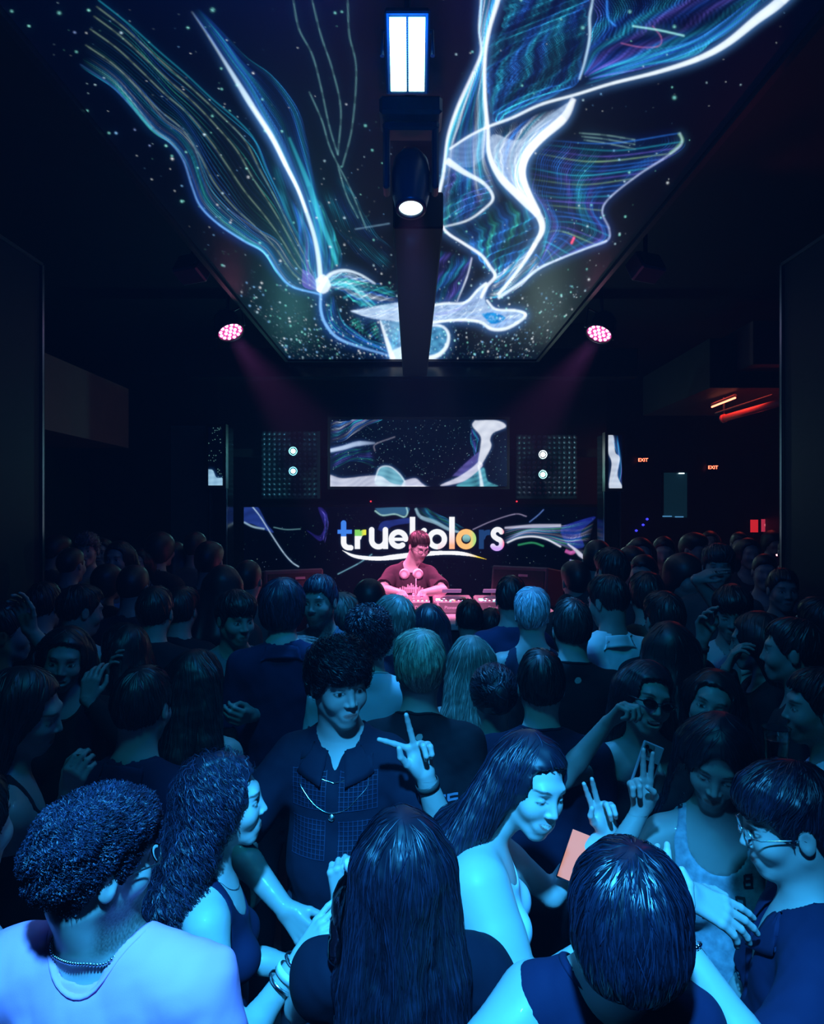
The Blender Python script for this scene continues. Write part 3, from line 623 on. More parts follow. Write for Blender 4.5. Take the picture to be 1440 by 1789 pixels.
# ------------------------------------------------------------------ pictures shown by the LED screens
def cr(p, n=400):
    p = np.array(p, float)
    if len(p) < 3: t = np.linspace(0, 1, n)[:, None]; return p[0]+(p[-1]-p[0])*t
    q = np.vstack([2*p[0]-p[1], p, 2*p[-1]-p[-2]]); L = np.concatenate([[0], np.cumsum(np.linalg.norm(np.diff(p, axis=0), axis=1))]); L /= L[-1]
    u = np.linspace(0, 1, n); i = np.clip(np.searchsorted(L, u, 'right')-1, 0, len(p)-2); t = ((u-L[i])/np.maximum(L[i+1]-L[i], 1e-9))[:, None]
    a, b, c, d = q[i], q[i+1], q[i+2], q[i+3]
    return .5*(2*b+(c-a)*t+(2*a-5*b+4*c-d)*t*t+(3*b-a-3*c+d)*t**3)
def gauss(A, s):
    r = int(3*s)+1; k = np.exp(-.5*(np.arange(-r, r+1)/s)**2); k /= k.sum()
    for ax in (0, 1):
        Q = np.pad(A, [(r, r) if i == ax else (0, 0) for i in range(3)]); o = np.zeros_like(A)
        for j, kk in enumerate(k): o += kk*(Q[j:j+A.shape[0]] if ax == 0 else Q[:, j:j+A.shape[1]])
        A = o
    return A
class Pic:
    """light drawing on a screen: x0,y0 origin, k samples per unit"""
    def __init__(s, x0, y0, x1, y1, k):
        s.x0, s.y0, s.k = x0, y0, k; s.w, s.h = int((x1-x0)*k), int((y1-y0)*k); s.A = np.zeros((s.h, s.w, 3), np.float32); s.B = np.zeros_like(s.A)
    def splat(s, pts, col, amp, layer='A'):
        x = (pts[:, 0]-s.x0)*s.k; y = (pts[:, 1]-s.y0)*s.k; i = np.floor(x).astype(int); j = np.floor(y).astype(int); fx, fy = x-i, y-j; col = np.atleast_2d(col); amp = np.broadcast_to(amp, x.shape)
        T = getattr(s, layer)
        for dx, dy, w_ in ((0, 0, (1-fx)*(1-fy)), (1, 0, fx*(1-fy)), (0, 1, (1-fx)*fy), (1, 1, fx*fy)):
            ok = (i+dx >= 0) & (i+dx < s.w) & (j+dy >= 0) & (j+dy < s.h); v = (w_*amp)[:, None]*col
            v = np.broadcast_to(v, (len(x), 3))
            np.add.at(T, (j[ok]+dy, i[ok]+dx), v[ok])
    def band(s, p, wd, col, amp=1.0, layer='B', n=None, dots=False):
        """a soft-edged ribbon along a curve; wd and amp may vary along it"""
        L = np.linalg.norm(np.diff(np.array(p, float), axis=0), axis=1).sum(); n = n or int(L*s.k*1.2)+8; q = cr(p, n)
        wd = np.interp(np.linspace(0, 1, n), np.linspace(0, 1, len(np.atleast_1d(wd))), np.atleast_1d(wd)); amp = np.interp(np.linspace(0, 1, n), np.linspace(0, 1, len(np.atleast_1d(amp))), np.atleast_1d(amp))
        if dots: amp = amp*(np.sin(np.arange(n)*1.6) > .2)*1.8
        T = np.gradient(q, axis=0); T /= np.maximum(np.linalg.norm(T, axis=1, keepdims=True), 1e-9); Nn = np.stack([-T[:, 1], T[:, 0]], 1)
        m = max(int(wd.max()*s.k*1.3), 1)
        for j in range(m):
            o = (j+.5)/m-.5; s.splat(q+Nn*(wd*o)[:, None], col, amp*(wd/max(m, 1)*s.k if m > 1 else 1)*(1-abs(o)*.6), layer)
    def sheet(s, a, b, n, cols, amp, seed=0, ripple=0, edge=0.0, gam=1.0):
        amp *= 2.1; n = int(n*1.5)
        """silk between two curves made of n hair-fine lines"""
        r = np.random.RandomState(seed); ln = int(max(np.linalg.norm(np.diff(cr(a, 50), axis=0), axis=1).sum(), np.linalg.norm(np.diff(cr(b, 50), axis=0), axis=1).sum())*s.k*1.1)+10
        A, B = cr(a, ln), cr(b, ln); u = np.linspace(0, 1, ln); ph = r.rand(6)*6.3
        wv = np.cumsum(r.normal(size=(n, 1))*.5, 0)
        for i in range(n):
            t = ((i+.5)/n)**gam; f = t+.03*np.sin(u*9+ph[0]+t*5)+.018*np.sin(u*21+ph[1]+t*9); q = A+(B-A)*f[:, None]
            if ripple: q = q+ripple*np.stack([np.sin(u*60+t*30), np.cos(u*53+t*24)], 1)
            lum = (.35+.65*np.sin(t*23+u*6+ph[2])**2)*(.45+.55*np.sin(t*57+u*3.1+ph[3]*2+2*np.sin(u*7))**2)*(.6+.4*np.sin(u*11+ph[4]+t*8))*np.clip(u*6, 0, 1)*np.clip((1-u)*6, 0, 1)
            lum = lum*(1+edge*((1-t)**6+t**6)*3); ci = (np.sin(t*9+u*4+ph[5])*.5+.5)*(len(cols)-1); c0 = np.floor(ci).astype(int); c1 = np.minimum(c0+1, len(cols)-1); C_ = np.array(cols); fr = (ci-c0)[:, None]
            s.splat(q, C_[c0]*(1-fr)+C_[c1]*fr, lum*amp, 'A')
    def fill(s, poly, col, amp, layer='A', tex=0, seed=0):
        """soft filled outline"""
        q = cr(list(poly)+[poly[0]], 160); x = s.x0+(np.arange(s.w)+.5)/s.k; y = s.y0+(np.arange(s.h)+.5)/s.k
        i0, i1 = np.searchsorted(x, (q[:, 0].min(), q[:, 0].max())); j0, j1 = np.searchsorted(y, (q[:, 1].min(), q[:, 1].max()))
        X, Y = np.meshgrid(x[i0:i1], y[j0:j1]); ins = np.zeros(X.shape, bool)
        for (ax, ay), (bx, by) in zip(q[:-1], q[1:]):
            if ay == by: continue
            ins ^= ((ay > Y) != (by > Y)) & (X < (bx-ax)*(Y-ay)/(by-ay)+ax)
        v = ins.astype(np.float32)*amp
        if tex: v = v*(1-tex+tex*(.5+.5*np.sin(X*.13+6*np.sin(Y*.045+seed)+3*np.sin(X*.05)+Y*.11)*np.sin(Y*.31+4*np.sin(X*.06+seed))))
        getattr(s, layer)[j0:j1, i0:i1] += v[..., None]*np.array(col, np.float32)
    def star(s, x, y, r, col, amp):
        n = 3+int(r*s.k*2.5); g = np.linspace(-r*2.2, r*2.2, n); X, Y = np.meshgrid(g, g); v = np.exp(-(X**2+Y**2)/(r*r*.5)); s.splat(np.stack([x+X.ravel(), y+Y.ravel()], 1), col, v.ravel()*amp, 'A')
    def done(s, glow=6, gl=.5, soft=.8, ga=.12): return s.A+gauss(s.B, soft*s.k)+(gl*gauss(s.B, glow*s.k)+ga*gauss(s.A, glow*s.k))*np.array((.22, .55, 1.25), np.float32)
    def get(s, A, x, y):
        i = np.clip((x-s.x0)*s.k-.5, 0, s.w-1.01); j = np.clip((y-s.y0)*s.k-.5, 0, s.h-1.01); a, b = i.astype(int), j.astype(int); f, g = (i-a)[..., None], (j-b)[..., None]
        return (A[b, a]*(1-f)+A[b, a+1]*f)*(1-g)+(A[b+1, a]*(1-f)+A[b+1, a+1]*f)*g
WH, BL, TE, GR, VI, DB = (.7, .85, 1.0), (.03, .22, 1.0), (.03, .55, .85), (.05, .65, .5), (.18, .14, .9), (.01, .06, .4)
def led_mat(name, e):
    m = mat(name, (.006, .018, .06), rough=.45, spec=.3, attr='Scr', estr=e); m.cycles.emission_sampling = 'NONE'; return m
def screen_grid(name, fn_pos, U, Vv, col, m, parent):
    nu, nv = len(U), len(Vv); uu, vv = np.meshgrid(U, Vv); Pn = fn_pos(uu, vv).reshape(-1, 3)
    i = (np.arange(nv-1)[:, None]*nu+np.arange(nu-1)[None, :]).ravel(); Fq = np.stack([i, i+1, i+nu+1, i+nu], 1)
    return mesh_obj(name, Pn, Fq, m, parent, smooth=False, attr={'Scr': np.maximum(col.reshape(-1, 3), 0)})
# ---- ceiling screen
pc = Pic(-60, -80, 1500, 640, 1.0); S = pc
A1 = [(140,112),(190,145),(220,175),(265,225),(298,250),(320,280),(335,325),(350,360),(380,390),(425,420),(460,440),(485,475),(510,500),(560,514)]
B1 = [(172,0),(225,42),(275,87),(325,130),(370,172),(415,210),(445,245),(465,295),(490,345),(510,390),(530,430),(555,495)]
S.sheet(A1, B1, 20, [BL, TE, DB, GR, DB], .085, 3, edge=1.2, gam=1.8); S.sheet(A1, [(x+26, y-22) for x, y in A1[:-1]]+[(562, 505)], 10, [BL, WH, BL, TE], .12, 4)
S.band(A1, [1, 1.5, 3, 2.5], (.12, .35, 1), [.12, .4, .75, .9]); S.band(B1, 1, TE, [.3, .25, .35, .1])
for k_ in (.3, .55, .75, .9):
    S.band([(a[0]*(1-k_)+b[0]*k_, a[1]*(1-k_)+b[1]*k_) for a, b in zip(cr(A1, 12), cr(B1, 12))], .8, (.5, .8, .6), .25, dots=True)
C1 = [(335,20),(362,60),(400,120),(440,185),(475,240),(500,290),(520,330),(535,370),(548,410),(556,450),(560,492)]
D1 = [(348,12),(388,52),(430,98),(470,128),(500,160),(522,195),(534,240),(545,290),(556,340),(566,400),(572,450),(566,490)]
S.sheet(C1, D1, 22, [BL, TE, BL, DB], .22, 8, gam=1.7); S.band(C1, [1.5, 4, 9, 8, 5, 6, 8], (.5, .75, 1), [.1, .35, .9, 1.2, 1.1, 1, 1.2]); S.band(C1[3:8], [2, 6, 3], WH, .8)
S.band([(505,240),(540,325),(560,385),(578,430),(588,462)], [4, 10, 6], (.03, .45, .55), [.2, .5, .4]); S.sheet([(535,340),(548,400),(560,450),(565,485)], [(560,350),(590,420),(598,450),(592,470)], 14, [TE, GR, BL], .25, 9)
S.sheet([(500,330),(520,400),(525,450),(535,500)], [(530,380),(548,430),(552,470),(556,505)], 16, [BL, DB, TE, VI], .22, 10); S.fill([(528,470),(545,480),(556,505),(530,500)], (.2, .1, .8), .3)
for ln in ([(512,0),(522,50),(545,95),(560,150),(575,220),(590,270)], [(545,0),(560,60),(580,120),(595,190),(590,270)], [(607,0),(610,60),(622,120),(615,220),(598,290)], [(540,160),(562,210),(578,262),(612,330),(640,400)], [(590,290),(605,340),(625,380)]): S.band(ln, 1, (.3, .75, .8), .3, dots=True)
S.sheet([(600,300),(640,380),(690,440)], [(560,330),(600,420),(680,500)], 12, [DB, TE], .1, 12); S.sheet([(440,240),(480,330),(520,420)], [(500,290),(525,360),(545,440)], 12, [DB, TE], .1, 13)
S.band([(620,400),(650,395),(680,390)], 1, (.3, .6, .9), .3)
# knot and loops left of the beam
S.fill([(552,488),(566,480),(578,498),(568,512),(555,508)], WH, .9, 'B'); S.band([(556,508),(562,498),(575,480),(600,472),(628,479),(655,495)], [8, 4, 2.5], (.6, .8, 1), [1.2, .9, .5])
S.sheet([(566,486),(600,474),(640,486),(692,510)], [(575,500),(602,512),(630,535),(692,540)], 26, [TE, GR, DB, BL, WH], .27, 14, ripple=1.0); S.band([(572,498),(610,496),(632,520),(650,535)], 3, (.2, .7, .75), .4)
S.band([(560,512),(560,540),(568,565),(590,590),(630,606),(670,618),(690,625)], [4, 5, 4, 3], (.15, .4, 1), [.9, .8, .6, .5]); S.sheet([(562,515),(566,560),(610,594),(690,622)], [(585,515),(600,560),(640,590),(684,604)], 16, [BL, DB, TE, DB], .2, 15)
S.sheet([(600,550),(620,572),(650,590)], [(650,556),(665,580),(675,600)], 12, [GR, DB], .16, 16, ripple=1.5)
S.fill([(612,543),(640,540),(668,533),(720,529),(720,562),(690,561),(650,556)], (.5, .7, 1), .7, 'B', tex=.45); S.fill([(664,560),(700,562),(722,566),(722,628),(686,628),(678,595)], (.25, .6, .9), .45, 'B', tex=.7); S.band([(664,560),(674,590),(686,627)], [2, 6, 9], WH, [.7, .9, 1.1]); S.fill([(686,612),(722,600),(722,628),(686,628)], WH, .7, 'B')
S.sheet([(612,543),(650,536),(722,529)], [(612,544),(655,556),(722,562)], 12, [WH, BL, WH], .3, 60, ripple=.8); S.sheet([(664,560),(676,595),(686,626)], [(722,566),(722,600),(722,626)], 18, [TE, BL, WH], .3, 61, ripple=1.2)
S.sheet([(566,486),(602,476),(650,492)], [(568,500),(600,500),(640,520)], 14, [TE, WH, GR], .35, 62, ripple=1.0); S.band([(585,505),(605,500),(632,512),(655,532)], [2, 7, 6, 2], (.02, .4, .5), .5); S.band([(600,520),(618,515),(640,534)], 4, (.02, .3, .4), .4)
# right of the beam
S.sheet([(740,537),(800,531),(845,505)], [(740,566),(820,560),(865,565)], 18, [WH, BL, WH, VI], .32, 63, ripple=1.0); S.sheet([(848,528),(880,543),(915,548)], [(850,570),(880,572),(908,560)], 14, [BL, DB, WH], .3, 64, ripple=1.2)
S.fill([(735,537),(775,530),(810,529),(842,497),(852,500),(848,527),(870,541),(905,542),(919,549),(905,563),(880,574),(858,574),(838,562),(790,560),(735,568)], (.45, .65, 1), .6, 'B', tex=.6)
S.band([(735,537),(775,530),(812,528),(835,506),(850,494)], [4, 3, 4], WH, .9); S.band([(735,566),(790,559),(835,561),(858,574),(882,574),(906,562),(918,549),(900,542),(866,540),(850,524)], [4, 4, 5, 4, 3], WH, 1.0)
S.fill([(840,548),(862,546),(884,556),(860,566)], (-.5, -.4, -.2), .6, 'B', tex=.5)
S.fill([(735,570),(770,569),(783,583),(780,604),(764,621),(735,627)], (.1, .45, .75), .5, 'B', tex=.8); S.band([(740,569),(770,569),(783,583),(780,604),(765,620),(740,627)], [3, 4, 6, 8], WH, [.8, .8, 1, 1.1])
S.sheet([(762,435),(750,470),(740,530)], [(822,445),(816,478),(798,528)], 26, [BL, TE, DB, VI], .22, 17); S.band([(824,450),(816,482),(798,527)], 2, (.6, .7, 1), [.5, .8, .3])
R1 = [(840,-60),(840,0),(837,50),(840,90),(827,125),(800,185),(782,240),(775,300),(767,340),(767,380),(780,405),(810,425),(840,445),(855,465),(865,482),(850,500),(840,520)]
R2 = [(885,-60),(870,0),(855,50),(847,100),(847,165),(852,225),(855,270),(875,310),(910,345),(940,375),(947,400),(935,425),(912,462),(870,515)]
R3 = [(1420,-60),(1365,0),(1320,35),(1270,75),(1220,102),(1150,125),(1070,145),(1005,165),(945,182),(895,205),(855,220),(820,237),(785,260)]
R4 = [(1002,172),(985,205),(945,240),(920,270),(912,300),(920,330),(940,370)]
R6 = [(1040,-50),(1035,0),(1030,30),(1030,65),(1022,105),(1012,138)]
S.sheet(R1[:10], R2[:9], 44, [BL, TE, DB, WH, TE], .25, 20, ripple=.5, edge=.5)
S.sheet([(850,60),(850,120),(856,200),(870,215)], [(1020,20),(1015,90),(1000,150),(880,215)], 46, [BL, TE, DB, BL, TE], .22, 21, ripple=1.2)
S.sheet([(870,-50),(880,20),(860,80)], [(1030,-50),(1030,10),(1015,70)], 46, [TE, BL, DB, TE], .22, 22, ripple=1.6)
S.sheet([(1035,-40),(1032,40),(1018,130)], [(1380,-40),(1230,85),(1030,140)], 60, [DB, VI, BL, TE, DB], .16, 23, gam=.8, edge=.4)
S.sheet([(1365,-20),(1260,65),(1150,110),(1020,150)], [(1345,-30),(1230,60),(1130,90),(1030,125)], 14, [BL, TE, BL], .3, 24)
S.sheet([(855,222),(860,270),(885,315),(925,355)], [(1000,180),(935,240),(912,300),(935,360)], 34, [BL, WH, TE, WH], .42, 25, ripple=.6)
S.fill([(920,262),(950,240),(985,200),(1004,176),(995,178),(940,215),(905,245),(862,235),(858,262),(875,300),(905,335),(938,368),(922,330),(912,300)], (.55, .72, 1), .42, 'B', tex=.4)
S.sheet([(770,340),(772,380),(800,415),(862,478)], [(912,350),(942,400),(925,440),(872,500)], 54, [BL, TE, DB, GR, BL], .22, 26, ripple=1.4)
S.sheet([(780,262),(775,320),(772,390)], [(855,300),(862,345),(840,380)], 30, [DB, TE, VI, BL], .2, 27, ripple=1.5)
S.fill([(782,262),(815,240),(850,228),(852,262),(828,290),(800,290),(780,280)], (.3, .5, .95), .3, 'B', tex=.5)
S.sheet([(865,482),(880,470),(935,425)], [(850,520),(880,518),(945,472)], 20, [WH, TE, BL, WH], .45, 28)
S.band(R1, [4, 3, 3, 4, 5, 4, 5, 4, 4, 5, 5], (.75, .85, 1), [.5, .6, .8, .9, .9, 1, 1.1, 1, 1.0]); S.band(R2, [6, 6, 5, 5, 5, 6, 12, 14, 8, 5, 5], (.8, .9, 1), [.9, 1, 1.1, 1, 1, 1.1, 1.1, 1.1, .9])
S.band(R3, [22, 17, 12, 8, 5, 4, 4, 4, 3], (.72, .88, 1), [.8, .95, 1, 1, 1, .9, .9, .9]); S.band(R4, [9, 15, 14, 12, 10, 8], (.85, .93, 1), [.6, 1.1, 1.5, 1.3, 1]); S.band(R6, [2, 4, 3], (.4, .65, .9), [.2, .7, .8, .5])
S.band([(780,280),(810,300),(845,320),(861,345),(845,365),(815,385),(770,397)], [12, 7, 4, 3, 2], WH, [.9, .9, .8, .7, .6]); S.band([(870,520),(910,493),(942,468),(970,455),(1020,435),(1060,420)], [5, 4, 2, 2], (.6, .8, 1), [1, .8, .6, .6])
S.band([(1105,45),(1150,52),(1195,62)], 2.5, (.3, .9, .9), .6); S.band([(1085,75),(1120,82),(1150,80),(1155,65),(1140,45)], 1.5, (.7, .2, .5), .35); S.band([(1060,0),(1062,30),(1075,45)], 3, BL, .5)
# the fan at the lower right
O1 = [(1188,232),(1190,252),(1160,276),(1115,305),(1065,345),(1052,370),(1064,400),(1060,420),(1020,435),(970,455),(940,470)]
I1 = [(960,245),(935,275),(925,300),(930,330),(948,360),(955,390),(950,415),(945,430),(940,445),(935,460),(930,470)]
S.sheet(O1, I1, 30, [DB, BL, VI, DB, TE], .18, 30, edge=.3)
for k_ in range(26):
    t_ = k_/25; i_ = int(t_*9); a = cr(I1, 26)[k_]; b = cr(O1, 26)[k_]; m_ = (a+b)/2+np.array([-8+10*math.sin(k_*1.7), 16*math.sin(t_*4+1.0)-2])
    S.band([a, m_, b], 1.2, [BL, TE, VI, (.3, .6, .3), BL][k_ % 5], [.05, .3+.25*(k_ % 3 == 0), .3])
S.band(O1, [3, 3, 2, 3, 3, 2], (.35, .45, .8), [.25, .5, .6, .7, .5, .45, .45, .6]); S.band([(1186,232),(1192,245),(1182,258),(1170,268)], 5, (.15, .35, .15), .5); S.band([(998,425),(1003,414)], 3, (1, .05, .1), .8)
for j_ in range(3): S.band([(1012+j_*4, 232+j_*6),(1060,236+j_*7),(1110,244+j_*8)], 1, (.3, .6, .6), .4, dots=True)
rs = np.random.RandomState(5)
for _ in range(2300):
    yy = rs.uniform(2.0, 9.6); xx = rs.uniform(-1.7, 1.7)
    if rs.rand() < .45: yy = rs.uniform(6.5, 9.6)
    px_, py_ = CX+xx/yy*F, CY-(CZ-CAMH)/yy*F
    if py_ < 150 and 470 < px_ < 760 and rs.rand() < .7: continue
    b = rs.rand()**5; S.star(px_, py_, (.75+1.7*b)*min(1, 4.5/yy+.25), ((.25, .9, .8), (.5, .8, 1), (.2, .5, 1), (.8, .9, 1))[rs.randint(4)], (.3+1.2*b)*(1.5 if py_ < 300 and px_ < 450 else 1))
for (x_, y_, r_) in ((103,22,4),(20,19,3),(3,16,2.5),(130,56,2.6),(133,90,2.8),(152,193,2.6),(190,232,2.6),(235,226,2.2),(261,254,2),(300,272,2.6),(388,463,2.6),(444,520,2.2),(414,148,4),(463,228,4),(371,17,5),(328,48,3),(638,219,3.5),(650,262,2.8),(585,22,3),(597,20,2.5),(458,173,2.5),(387,155,2.5),(1178,170,4.5),(1018,48,4.5),(1100,20,4),(1178,46,4),(980,33,2.5),(912,149,2.5),(825,90,2.6),(1174,152,2),(1025,470,2.4),(1033,358,2.8),(910,0,3),(1165,95,2)):
    S.star(x_, y_, r_*.8, (.25, .9, .85) if x_ not in (3, 130, 235, 261) else (.3, .45, 1), 1.0)
IMG = pc.done(7, .35, .8); Yr = (CZ-.03-CAMH)*F/(CY-np.arange(-88, 628.1, 1.5)); Xc = np.linspace(-1.72, 1.72, 680)
uu, vv = np.meshgrid(Xc, Yr); px_ = CX+uu/vv*F; py_ = CY-(CZ-.03-CAMH)*F/vv; Cc = pc.get(IMG, px_, np.minimum(py_, 626)); Cc = 1-np.exp(-np.maximum(Cc, 0)*1.25)
lc = thing('ceiling_screen', (0, 5.9, CZ), 'huge LED ceiling screen showing white and blue smoke over stars', 'screen')
screen_grid('display', lambda u, v: np.stack([u, v, np.full_like(u, CZ-.03)], -1), Xc, Yr, Cc, led_mat('led_ceiling', 1.35), lc)
yb, ya = Yr[-1], Yr[0]
MB().box((0, (ya+yb)/2, CZ+.05), (1.76, (yb-ya)/2+.04, .05)).box((-1.745, (ya+yb)/2, CZ-.02), (.02, (yb-ya)/2+.04, .04)).box((1.745, (ya+yb)/2, CZ-.02), (.02, (yb-ya)/2+.04, .04)).box((0, yb+.03, CZ-.02), (1.76, .02, .04)).build('cabinet', MET, lc)
# ---- stage screens
def wall_screen(name, label, x0, y0, x1, y1, Y, pic, img, k, estr=1.1):
    a, b = P(x0, y0, Y), P(x1, y1, Y); t = thing(name, ((a[0]+b[0])/2, Y+.06, (a[2]+b[2])/2), label, 'screen'); nu, nv = int((x1-x0)*k), int((y1-y0)*k)
    U = np.linspace(x0, x1, nu); Vv = np.linspace(y1, y0, nv); uu, vv = np.meshgrid(U, Vv); c = np.clip(1-np.exp(-np.maximum(pic.get(img, uu, vv), 0)*1.3), 0, 1)
    screen_grid('display', lambda u, v: np.stack([(u-CX)/F*Y, np.full_like(u, Y), CAMH-(v-CY)/F*Y], -1), U, Vv, c, led_mat('led_'+name, estr), t)
    MB().box(((a[0]+b[0])/2, Y+.07, (a[2]+b[2])/2), ((b[0]-a[0])/2+.04, .06, (a[2]-b[2])/2+.04)).build('cabinet', MET, t)
    if name == 'stage_screen': MB().box(((a[0]+b[0])/2, (Y+.12+11.31)/2, (a[2]+b[2])/2), (.5, (11.31-Y-.12)/2, .1)).build('wall_mount', MET, t)
    return t
pu = Pic(570, 728, 892, 856, 3); rs = np.random.RandomState(9)
for _ in range(420): pu.star(rs.uniform(577, 886), rs.uniform(733, 850), .35+.7*rs.rand()**3, ((.3, .8, .85), (.5, .8, .9), (.2, .6, .9))[rs.randint(3)], .35+.6*rs.rand())
pu.sheet([(577,737),(600,736),(625,731)], [(577,775),(605,768),(640,745),(680,728)], 16, [BL, WH, VI, TE], .5, 40); pu.sheet([(577,795),(610,785),(650,780)], [(577,822),(620,806),(665,822)], 12, [VI, BL, GR, DB], .35, 41)
pu.band([(577,787),(600,782),(625,775),(655,774)], [6, 7, 8, 3], (.45, .6, .95), [.9, .8, .6, .2]); pu.band([(655,788),(656,776),(690,763)], .7, (.5, .5, .7), .5)
pu.fill([(577,830),(600,836),(640,832),(665,832),(690,846),(740,849),(740,852),(577,852)], (.75, .78, 1), .8, 'B', tex=.4); pu.fill([(655,836),(664,818),(680,815),(696,826),(706,838),(704,850),(660,848)], (.2, .6, .75), .7, 'B', tex=.6); pu.band([(655,840),(663,818),(680,815),(696,826),(708,842)], 1.6, (.6, .75, .95), .8)
pu.fill([(706,840),(725,836),(735,843),(742,852),(704,852)], (.75, .75, 1), .8, 'B', tex=.3)
pu.fill([(830,735),(868,735),(884,745),(862,756),(856,768),(858,780),(848,800),(840,812),(836,806),(840,780),(840,762),(826,744)], (.8, .85, 1), 1.0, 'B', tex=.3); pu.fill([(838,805),(842,815),(815,838),(790,846),(770,848),(800,834),(824,818)], (.75, .75, 1), .9, 'B', tex=.3)
pu.fill([(838,820),(846,818),(852,840),(868,850),(800,850),(815,838)], (.1, .5, .6), .6, 'B', tex=.8); pu.band([(836,812),(840,835),(842,850)], [3, 4, 6], WH, .8); pu.fill([(790,832),(815,808),(838,790),(832,815),(810,830)], (.15, .12, .5), .5, 'B', tex=.6); pu.sheet([(830,748),(836,765),(832,790)], [(822,748),(822,770),(830,800)], 8, [VI, BL, TE], .5, 44)
wall_screen('stage_screen', 'wide upper LED screen showing stars and pale smoke plumes above the stage', 577, 733, 886, 850, 10.2, pu, pu.done(3, .25, .8, .1), 2.2)
pw = Pic(418, 878, 1072, 1052, 3); rs = np.random.RandomState(11)
for _ in range(330): pw.star(rs.uniform(426, 1064), rs.uniform(886, 1045), .35+.6*rs.rand()**3, ((.2, .7, .6), (.3, .5, .9), (.5, .8, .8))[rs.randint(3)], .15+.5*rs.rand()**2)
pw.fill([(426,886),(450,886),(466,915),(478,930),(462,925),(440,915),(426,912)], (.03, .08, .5), .35, 'B', tex=.4); pw.band([(426,912),(442,920),(462,924)], 3, (.3, .5, .7), .5); pw.band([(441,885),(455,903),(475,935),(495,965),(510,982),(522,990)], 1.4, (.4, .6, .85), .8)
pw.fill([(535,926),(560,935),(572,900),(556,886),(568,925),(560,945)], (.04, .03, .4), .25, 'B', tex=.5); pw.band([(478,921),(500,925),(525,924)], 1, (.2, .5, .6), .4); pw.sheet([(556,888),(566,905),(564,945)], [(562,888),(574,910),(568,950)], 6, [VI, DB], .4, 50)
pw.band([(655,892),(668,900),(690,898),(706,903),(712,896),(710,886)], 2.4, (.3, .6, .6), .7); pw.fill([(655,888),(712,886),(708,900),(690,897),(668,899)], (.05, .2, .4), .4, 'B'); pw.fill([(660,925),(668,912),(690,908),(716,905),(718,913),(690,918),(670,928)], (.03, .07, .5), .3, 'B', tex=.4)
pw.band([(726,888),(735,903),(760,912),(785,925),(805,930)], [4, 7, 6, 3], (.25, .45, .6), .6); pw.sheet([(726,886),(745,905),(800,930)], [(745,886),(770,900),(812,922)], 10, [TE, BL, GR], .4, 51); pw.band([(650,968),(640,975),(625,985),(590,1003)], 1.5, (.2, .5, .7), .5); pw.band([(826,925),(860,910),(900,898),(920,902)], 1.2, (.4, .35, .6), .5)
pw.sheet([(880,924),(920,918),(960,920),(1005,915),(1040,903)], [(880,950),(920,938),(960,944),(1000,965),(1025,975)], 34, [(.6,.6,.9), BL, TE, WH, VI, (.1,.5,.3)], .4, 52); pw.band([(882,922),(930,919),(980,918)], [3, 6, 5], (.45, .45, .65), .7); pw.band([(886,948),(905,940),(930,937),(955,942),(980,955)], 2.5, (.7, .75, .95), .9)
pw.fill([(985,918),(1040,903),(1015,930),(1020,955),(995,955),(980,930)], (.02, .04, .5), .35, 'B', tex=.3); pw.band([(992,950),(1005,960),(1015,970),(1024,976)], [2, 4, 7, 5], (.6, .6, .85), .8); pw.band([(988,962),(998,966),(1004,963)], 6, (.6, .1, .4), .6); pw.band([(996,978),(1004,985),(1010,988)], 3, (.3, .3, .8), .6); pw.band([(905,952),(930,948),(950,954)], 3, (.03, .3, .12), .5); pw.band([(925,912),(940,900),(950,890)], 1.5, (.1, .2, .6), .6)
# the lettering on the lower screen: rounded strokes
xx, yy = np.meshgrid(pw.x0+(np.arange(pw.w)+.5)/3, pw.y0+(np.arange(pw.h)+.5)/3)
def LP(p): return [(560+a/4, 860+b/4) for a, b in p]
def seg(p, w_):
    d = np.full(xx.shape, 99.)
    for (a, b), (c, e) in zip(p[:-1], p[1:]):
        L2 = (c-a)**2+(e-b)**2+1e-9; t = np.clip(((xx-a)*(c-a)+(yy-b)*(e-b))/L2, 0, 1); d = np.minimum(d, np.hypot(xx-a-t*(c-a), yy-b-t*(e-b)))
    return d-w_
def arc(cx_, cy_, r, a0, a1, n=20): return [(cx_+r*math.cos(math.radians(a)), cy_+r*math.sin(math.radians(a))) for a in np.linspace(a0, a1, n)]
W_ = 4.6
def ins(x0, x1, y0, y1): return np.maximum(np.maximum(LP([(x0, 0)])[0][0]-xx, xx-LP([(x1, 0)])[0][0]), np.maximum(860+y0/4-yy, yy-860-y1/4))
